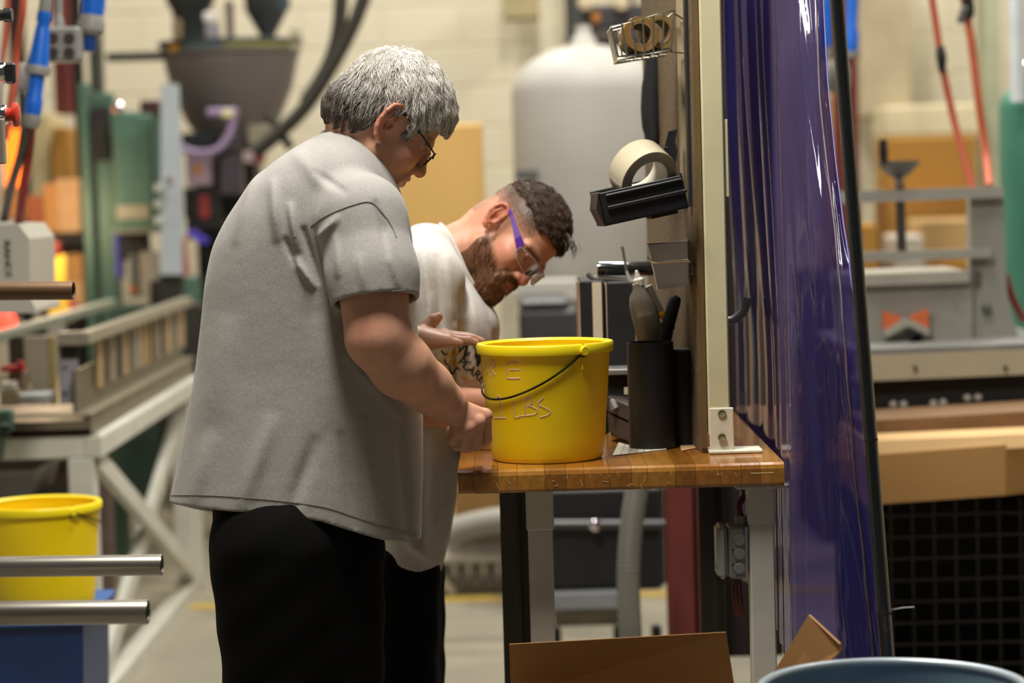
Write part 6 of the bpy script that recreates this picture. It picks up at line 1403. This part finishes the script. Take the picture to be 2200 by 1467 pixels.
C2 = mixc(C2, beard_c, 0.85 * bd)
fd = np.clip((V[:, 2] - 16 - 0.12 * np.abs(V[:, 0])) / 36, 0, 1) * np.clip((74 - V[:, 0]) / 14, 0, 1); fd = np.maximum(fd, 0.5 * np.clip((-50 - V[:, 0]) / 20, 0, 1) * (V[:, 2] > -25)); C2 = mixc(C2, fade_c, 0.95 * fd * (q < 77.5))
eb = np.exp(-((V[:, 2] - 27 + 0.10 * q) / 5.0) ** 2) * (V[:, 0] > 74) * (q > 8); C2 = mixc(C2, hexl('#4b3325'), 0.75 * eb)
ey = np.exp(-((((V - np.array([90, 0, 6])) * [1, 0, 1]) ** 2).sum(1) + (q - 31) ** 2) / 30.0); C2 = mixc(C2, hexl('#2a1d16'), 0.8 * ey)
WV, WF, WC = [h2.to_world(V)], [F], [C2]; nv = len(V)
# right forearm reaching behind the bucket, with a closed hand at its end
ra = [k2(905, 600, -150), k2(880, 760, -190), k2(868, 876, -170), k2(960, 872, -150), k2(1040, 866, -130)]
rw = k2(1050, 866, -126)
rm = [k2(1090, 858, -110 - 14 * i) for i in range(4)]
def arm2(p):
    d = chain(p, ra, [62, 54, 48, 42, 30], 12)
    for i, m in enumerate(rm):
        d = smin(d, cone(p, rw, m, 24, 14), 10); a = m + np.array([16, 18, 4]); b = m + np.array([6, 40, 8]); c = m + np.array([-10, 42, 12]); d = smin(d, chain(p, [m, a, b, c], [12, 11, 10, 9], 3), 4)
    return smin(d, chain(p, [rw + [8, -6, 26], rw + [36, 4, 44], rw + [54, 18, 40]], [15, 12, 9], 4), 6)
add_part(H2, arm2, (780, 520, -280), (1150, 960, 0), 3.0)
la = [k2(930, 600, 210), k2(960, 760, 260), k2(1010, 880, 230), k2(1110, 880, 160), k2(1150, 880, 140)]
lw2 = k2(1158, 880, 136); lm2 = [k2(1196, 876, 120 + 15 * i) for i in range(4)]
def arm2l(p):
    d = chain(p, la, [62, 54, 48, 42, 30], 12)
    for i, m in enumerate(lm2):
        d = smin(d, cone(p, lw2, m, 24, 14), 10); d = smin(d, chain(p, [m, m + np.array([24, 8, 0]), m + np.array([34, 30, 0]), m + np.array([30, 46, 0])], [12, 11, 10, 8], 3), 4)
    return smin(d, chain(p, [lw2 + [8, -4, -26], lw2 + [34, 8, -42], lw2 + [52, 22, -40]], [15, 12, 9], 4), 6)
add_part(H2, arm2l, (840, 520, 60), (1260, 960, 340), 3.4)
body2 = link_mesh('body', np.concatenate(WV), np.concatenate(WF), MATS['skin'], man2, smooth=True)
set_col(body2, np.concatenate(WC))
m_hair2 = attr_material('short_hair', 0.55, spec=0.25, noise=0.12, nscale=60)
# short dark hair on top
hin2 = lambda x: np.interp(x, [-140, -90, -50, 0, 40, 70, 80, 130], [70, 72, 74, 78, 72, 66, 74, 74])
def cap2(p):
    n_ = 1.6 * np.sin(p[:, 0] * 0.2 + 1.3 * np.sin(p[:, 1] * 0.12)) * np.sin(p[:, 2] * 0.2 + p[:, 1] * 0.1)
    d = ell(p, (2, 0, 52), (102, 79, 91)) + n_
    return smax(d, (hin2(p[:, 0]) + 2.5 * np.sin(p[:, 1] * 0.3 + p[:, 0] * 0.2) - p[:, 2]) * 0.8, 5)
Vc, Fc = nets(cap2, (-130, -105, 40), (130, 105, 160), 3.0)
cap2_o = link_mesh('hair', h2.to_world(Vc), Fc, m_hair2, man2, smooth=True, label='short dark brown hair with faded sides')
dkh = hexl('#33251c'); lth = hexl('#6a5443')
def tone2(P_, a, b, seed, mean=0.35): g_ = np.random.default_rng(seed); return mixc(np.repeat(a[None], len(P_), 0), np.repeat(b[None], len(P_), 0), g_.normal(mean, 0.28, len(P_)))
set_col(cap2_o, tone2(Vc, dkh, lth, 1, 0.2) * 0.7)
rv = Vc[rng.choice(len(Vc), 4200)].astype(np.float32)
flow2 = lambda p: np.array([1.0, 0, 0.05]) + 0.5 * (p - np.array([-60, 6, 110])) / 100
strands('hair_locks', cap2, rv, flow2, 20, 5, 0.5, 5.0, 0.55, 30, tone2(rv, dkh, lth, 2), m_hair2, cap2_o, h2, clump=12, seed=9)
rs_ = V[rng.choice(np.where((fd > 0.25) & (q < 76) & (V[:, 0] < 72) & (V[:, 2] > 18))[0], 9000)].astype(np.float32)
strands('fade_stubble', lambda p: ell(p, (-4, 0, 50), (97, 76, 82)), rs_, flow2, 4.5, 2, 0.2, 1.6, 0.3, 20, tone2(rs_, dkh, lth, 8, 0.3), m_hair2, cap2_o, h2, clump=10, seed=21)
# fringe tuft standing out over the forehead
gt_ = np.random.default_rng(5); mb = MB()
for i in range(46):
    r0 = np.array([88 + gt_.normal(0, 4), gt_.uniform(-46, 20), 104 + gt_.normal(0, 5)]); L_ = gt_.uniform(14, 34)
    pth = [h2.w(r0[0] + L_ * t * 0.9, r0[1] + 4 * t * gt_.normal(), r0[2] - L_ * 0.55 * t * t + 3 * t) for t in (0, 0.35, 0.7, 1)]
    mb.tube(pth, [0.0007, 0.0006, 0.0005, 0.0002], 4)
fr_o = mb.build('fringe_tuft', M('fringe_brown', '#2c1f17', 0.45), cap2_o, True); fr_o['kind'] = 'stuff'
# beard strands
bsurf = lambda p: head_sdf(p, (nk2, [56, 62, 74]), nose=0.98, jowl=0.95, beard=1.0)
Vh = V; sel = np.where(bd > 0.55)[0]; rb_ = Vh[rng.choice(sel, 2600)].astype(np.float32)
bflow = lambda p: np.array([0.45, 0, -1.0]) + 0.0 * p
def bsurf_fast(p):
    d = ell(p, (36, 0, -18), (57, 58, 76)); q_ = p.copy(); q_[:, 1] = np.abs(q_[:, 1])
    d = smin(d, cone(q_, (8, 50, -52), (70, 24, -90), 19, 17), 20); d = smin(d, ell(p, (74, 0, -52), (30, 36, 34)), 16); return smin(d, ell(p, (82, 0, -104), (25, 36, 38)), 18)
strands('beard', bsurf_fast, rb_, bflow, 17, 5, 0.42, 6.0, 0.7, 18, tone2(rb_, hexl('#4a2c18'), hexl('#9a6a3c'), 3, 0.35), m_hair2, man2, h2, clump=8, seed=11)
# safety glasses
sg = empty('safety_glasses', h2.w(95, 0, 0), 'clear safety glasses with purple temples on the bearded man', 'safety glasses')
m_pur = M('purple_plastic', '#4d1487', 0.35, var=0.06)
for sy in (1, -1):
    c_ = [(-22, 78, 34, 2.5), (-6, 82, 38, 3), (14, 83, 34, 3.5), (40, 81, 26, 5), (66, 77, 17, 8), (84, 70, 11, 10)]
    mb = MB(); top_ = [h2.w(x_, y_ * sy, z_ + h_ / 1.0) for x_, y_, z_, h_ in c_]; bot_ = [h2.w(x_, y_ * sy, z_ - h_) for x_, y_, z_, h_ in c_]; top2 = [h2.w(x_, (y_ - 2.5) * sy, z_ + h_) for x_, y_, z_, h_ in c_]; bot2 = [h2.w(x_, (y_ - 2.5) * sy, z_ - h_) for x_, y_, z_, h_ in c_]
    mb.grid([top_, bot_, bot2, top2, top_]); n_ = len(c_); mb.add([top_[0], bot_[0], bot2[0], top2[0]], [[0, 1, 2, 3]]); mb.add([top_[-1], bot_[-1], bot2[-1], top2[-1]], [[0, 1, 2, 3]]); mb.build('temple', m_pur, sg)
    rows_ = []
    for t in np.linspace(0, 1, 13):
        yy = 5 + 64 * t; xx = 115 - 30 * t ** 2.2; hh = 15.5 * (1 - 0.55 * t ** 3) * (0.55 + 0.45 * min(1, t * 5)); rows_.append([h2.w(xx, yy * sy, 2 + z_) for z_ in np.linspace(hh + 2, -hh - 1, 7)])
    MB().grid(rows_).build('lens', clear_plastic('safety_lens', '#f2f0ee', 0.97, 0.03), sg, True)
    edge = [r_[0] for r_ in rows_] + [r_[-1] for r_ in rows_[::-1]]
    MB().tube(edge, 0.0009, 5, closed=True).build('lens_edge', M('lens_edge', '#a9a3b5', 0.2, spec=0.8), sg, True)
MB().tube(bez([h2.w(116, 5, 10), h2.w(118, 0, 12), h2.w(116, -5, 10)], 4), 0.0025, 6).build('bridge', M('lens_edge', '#a9a3b5'), sg, True)
# white shirt
TAB2 = [(466, 905, 912, 60, 10), (482, 885, 950, 55, 70), (505, 858, 985, 50, 125), (540, 830, 985, 45, 160), (580, 810, 1002, 42, 178), (620, 796, 1026, 40, 186), (650, 790, 1054, 38, 188), (680, 787, 1074, 36, 188), (720, 785, 1075, 35, 186), (800, 785, 1058, 32, 180), (900, 790, 1020, 30, 176), (960, 796, 990, 30, 174), (1040, 800, 984, 30, 174), (1150, 806, 968, 30, 176), (1250, 815, 942, 30, 176)]
s2 = [k2(915, 540, -80), k2(915, 600, -140), k2(890, 740, -185), k2(880, 800, -190)]
s2l = [k2(935, 545, 150), k2(940, 620, 210), k2(962, 760, 255)]
FOLDS2 = [((915, 530), (935, 700), 9, 9), ((945, 560), (955, 760), 8, -8), ((965, 560), (985, 720), 9, 8), ((985, 700), (986, 900), 6, 8), ((1000, 700), (1006, 880), 10, -9), ((1010, 620), (1040, 760), 10, 6), ((935, 640), (915, 780), 9, 7), ((890, 520), (905, 640), 9, -6), ((940, 900), (930, 1200), 14, 6), ((965, 960), (950, 1180), 9, -6), ((915, 940), (905, 1200), 10, -5), ((880, 1150), (940, 1200), 9, 6), ((1040, 640), (1066, 760), 8, -6), ((960, 1080), (900, 1190), 9, 5)]
def shirt2(p):
    d = loft_sdf(p, TAB2); d = smax(d, 478 + 0.1 * np.abs(p[:, 0] - 915) - p[:, 1], 8)
    d = smin(d, chain(p, s2, [60, 78, 74, 72], 20), 22); d = smin(d, chain(p, s2l, [60, 76, 70], 20), 24)
    for a, b, w, am in FOLDS2: d = fold(d, p, a, b, w, am)
    d = smax(d, p[:, 1] - (1196 + 0.30 * np.clip(p[:, 0] - 830, 0, 200) * 1.0), 4)
    # neckline scoop along the throat
    return d
Vs, Fs = nets(shirt2, (770, 450, -300), (1105, 1260, 360), 4.2)
m_shirt2 = fabric('white_cotton', '#cdcac5', '#bfbcb7', scale=300, bump=0.3)
shirt2_o = link_mesh('t_shirt', H2(Vs), Fs, m_shirt2, man2, smooth=True, label='white printed t-shirt')
cc = [k2(*q_) for q_ in ((946, 482, 30), (962, 500, -22), (985, 545, -42), (1005, 590, -40), (1035, 632, -20), (1050, 640, 40), (1030, 600, 100), (990, 530, 110), (955, 490, 90))]
MB().tube([Vector(x) for x in H2(np.array([list(v) for v in bez(cc + [cc[0]], 6)[:-1]]))], 0.0045, 8, closed=True).build('collar', m_shirt2, shirt2_o, True)
# chest print
m_ink = M('print_green', '#1d2a26', 0.8); m_gold = M('print_gold', '#d8a51a', 0.8)
def print_text(s_, size, px, py, ang, mat, name, sx=1.0):
    V_, F_ = text_mesh(s_, size); ca, sa = math.cos(ang), math.sin(ang)
    pts = [(px + (v.x * sx) * ca + v.y * sa, py + (v.x * sx) * sa - v.y * ca) for v in V_]
    link_mesh(name, H2(project(shirt2, H2, pts, w0=-330, w1=150, off=1.4)), F_, mat, shirt2_o)
def print_poly(poly, mat, name):
    c = (sum(p[0] for p in poly) / len(poly), sum(p[1] for p in poly) / len(poly)); n = len(poly)
    pts = list(poly) + [((p[0] + c[0]) / 2, (p[1] + c[1]) / 2) for p in poly] + [c]
    W = H2(project(shirt2, H2, pts, w0=-330, w1=150, off=1.4)); F_ = [[i, (i + 1) % n, n + (i + 1) % n, n + i] for i in range(n)] + [[n + i, n + (i + 1) % n, 2 * n] for i in range(n)]
    link_mesh(name, W, F_, mat, shirt2_o)
print_text('PLARE', 25, 1014, 796, math.radians(40), m_ink, 'print_word')
print_text('WM', 50, 1008, 760, math.radians(28), m_ink, 'print_word', 0.72)
print_text('NEW', 13, 1004, 816, math.radians(30), m_gold, 'print_small_word')
print_poly([(984, 690), (988, 682), (989, 720), (981, 722)], m_gold, 'print_petal'); print_poly([(962, 712), (974, 711), (973, 718), (960, 718)], m_gold, 'print_petal')
print_poly([(976, 770), (982, 778), (978, 790), (973, 783), (972, 776)], m_gold, 'print_petal'); print_poly([(962, 752), (968, 764), (976, 760), (970, 768), (962, 766)], m_gold, 'print_petal'); print_poly([(975, 748), (986, 746), (984, 762), (978, 764)], m_gold, 'print_petal')
for pl in ([(948, 752), (954, 760), (960, 761)], [(955, 772), (957, 780), (964, 784)], [(965, 788), (972, 803), (982, 790), (987, 795)]):
    seam_tube('print_outline', shirt2, H2, pl, 0.0018, m_ink, shirt2_o, off=0.2, w0=-330, w1=150)
L2 = [(1150, 812, 948, 30, 165), (1250, 815, 946, 30, 165), (1560, 815, 944, 30, 160)]
trousers('pants', H2, L2, [([k2(868, 1240, -70), to_floor(H2, 868, -75, 0.48), to_floor(H2, 862, -80, 0.09)], [72, 66, 58]), ([k2(885, 1240, 120), to_floor(H2, 885, 125, 0.48), to_floor(H2, 880, 130, 0.09)], [72, 66, 58])], man2, 0)
shoe(H2, 870, -80, man2); shoe(H2, 890, 130, man2)
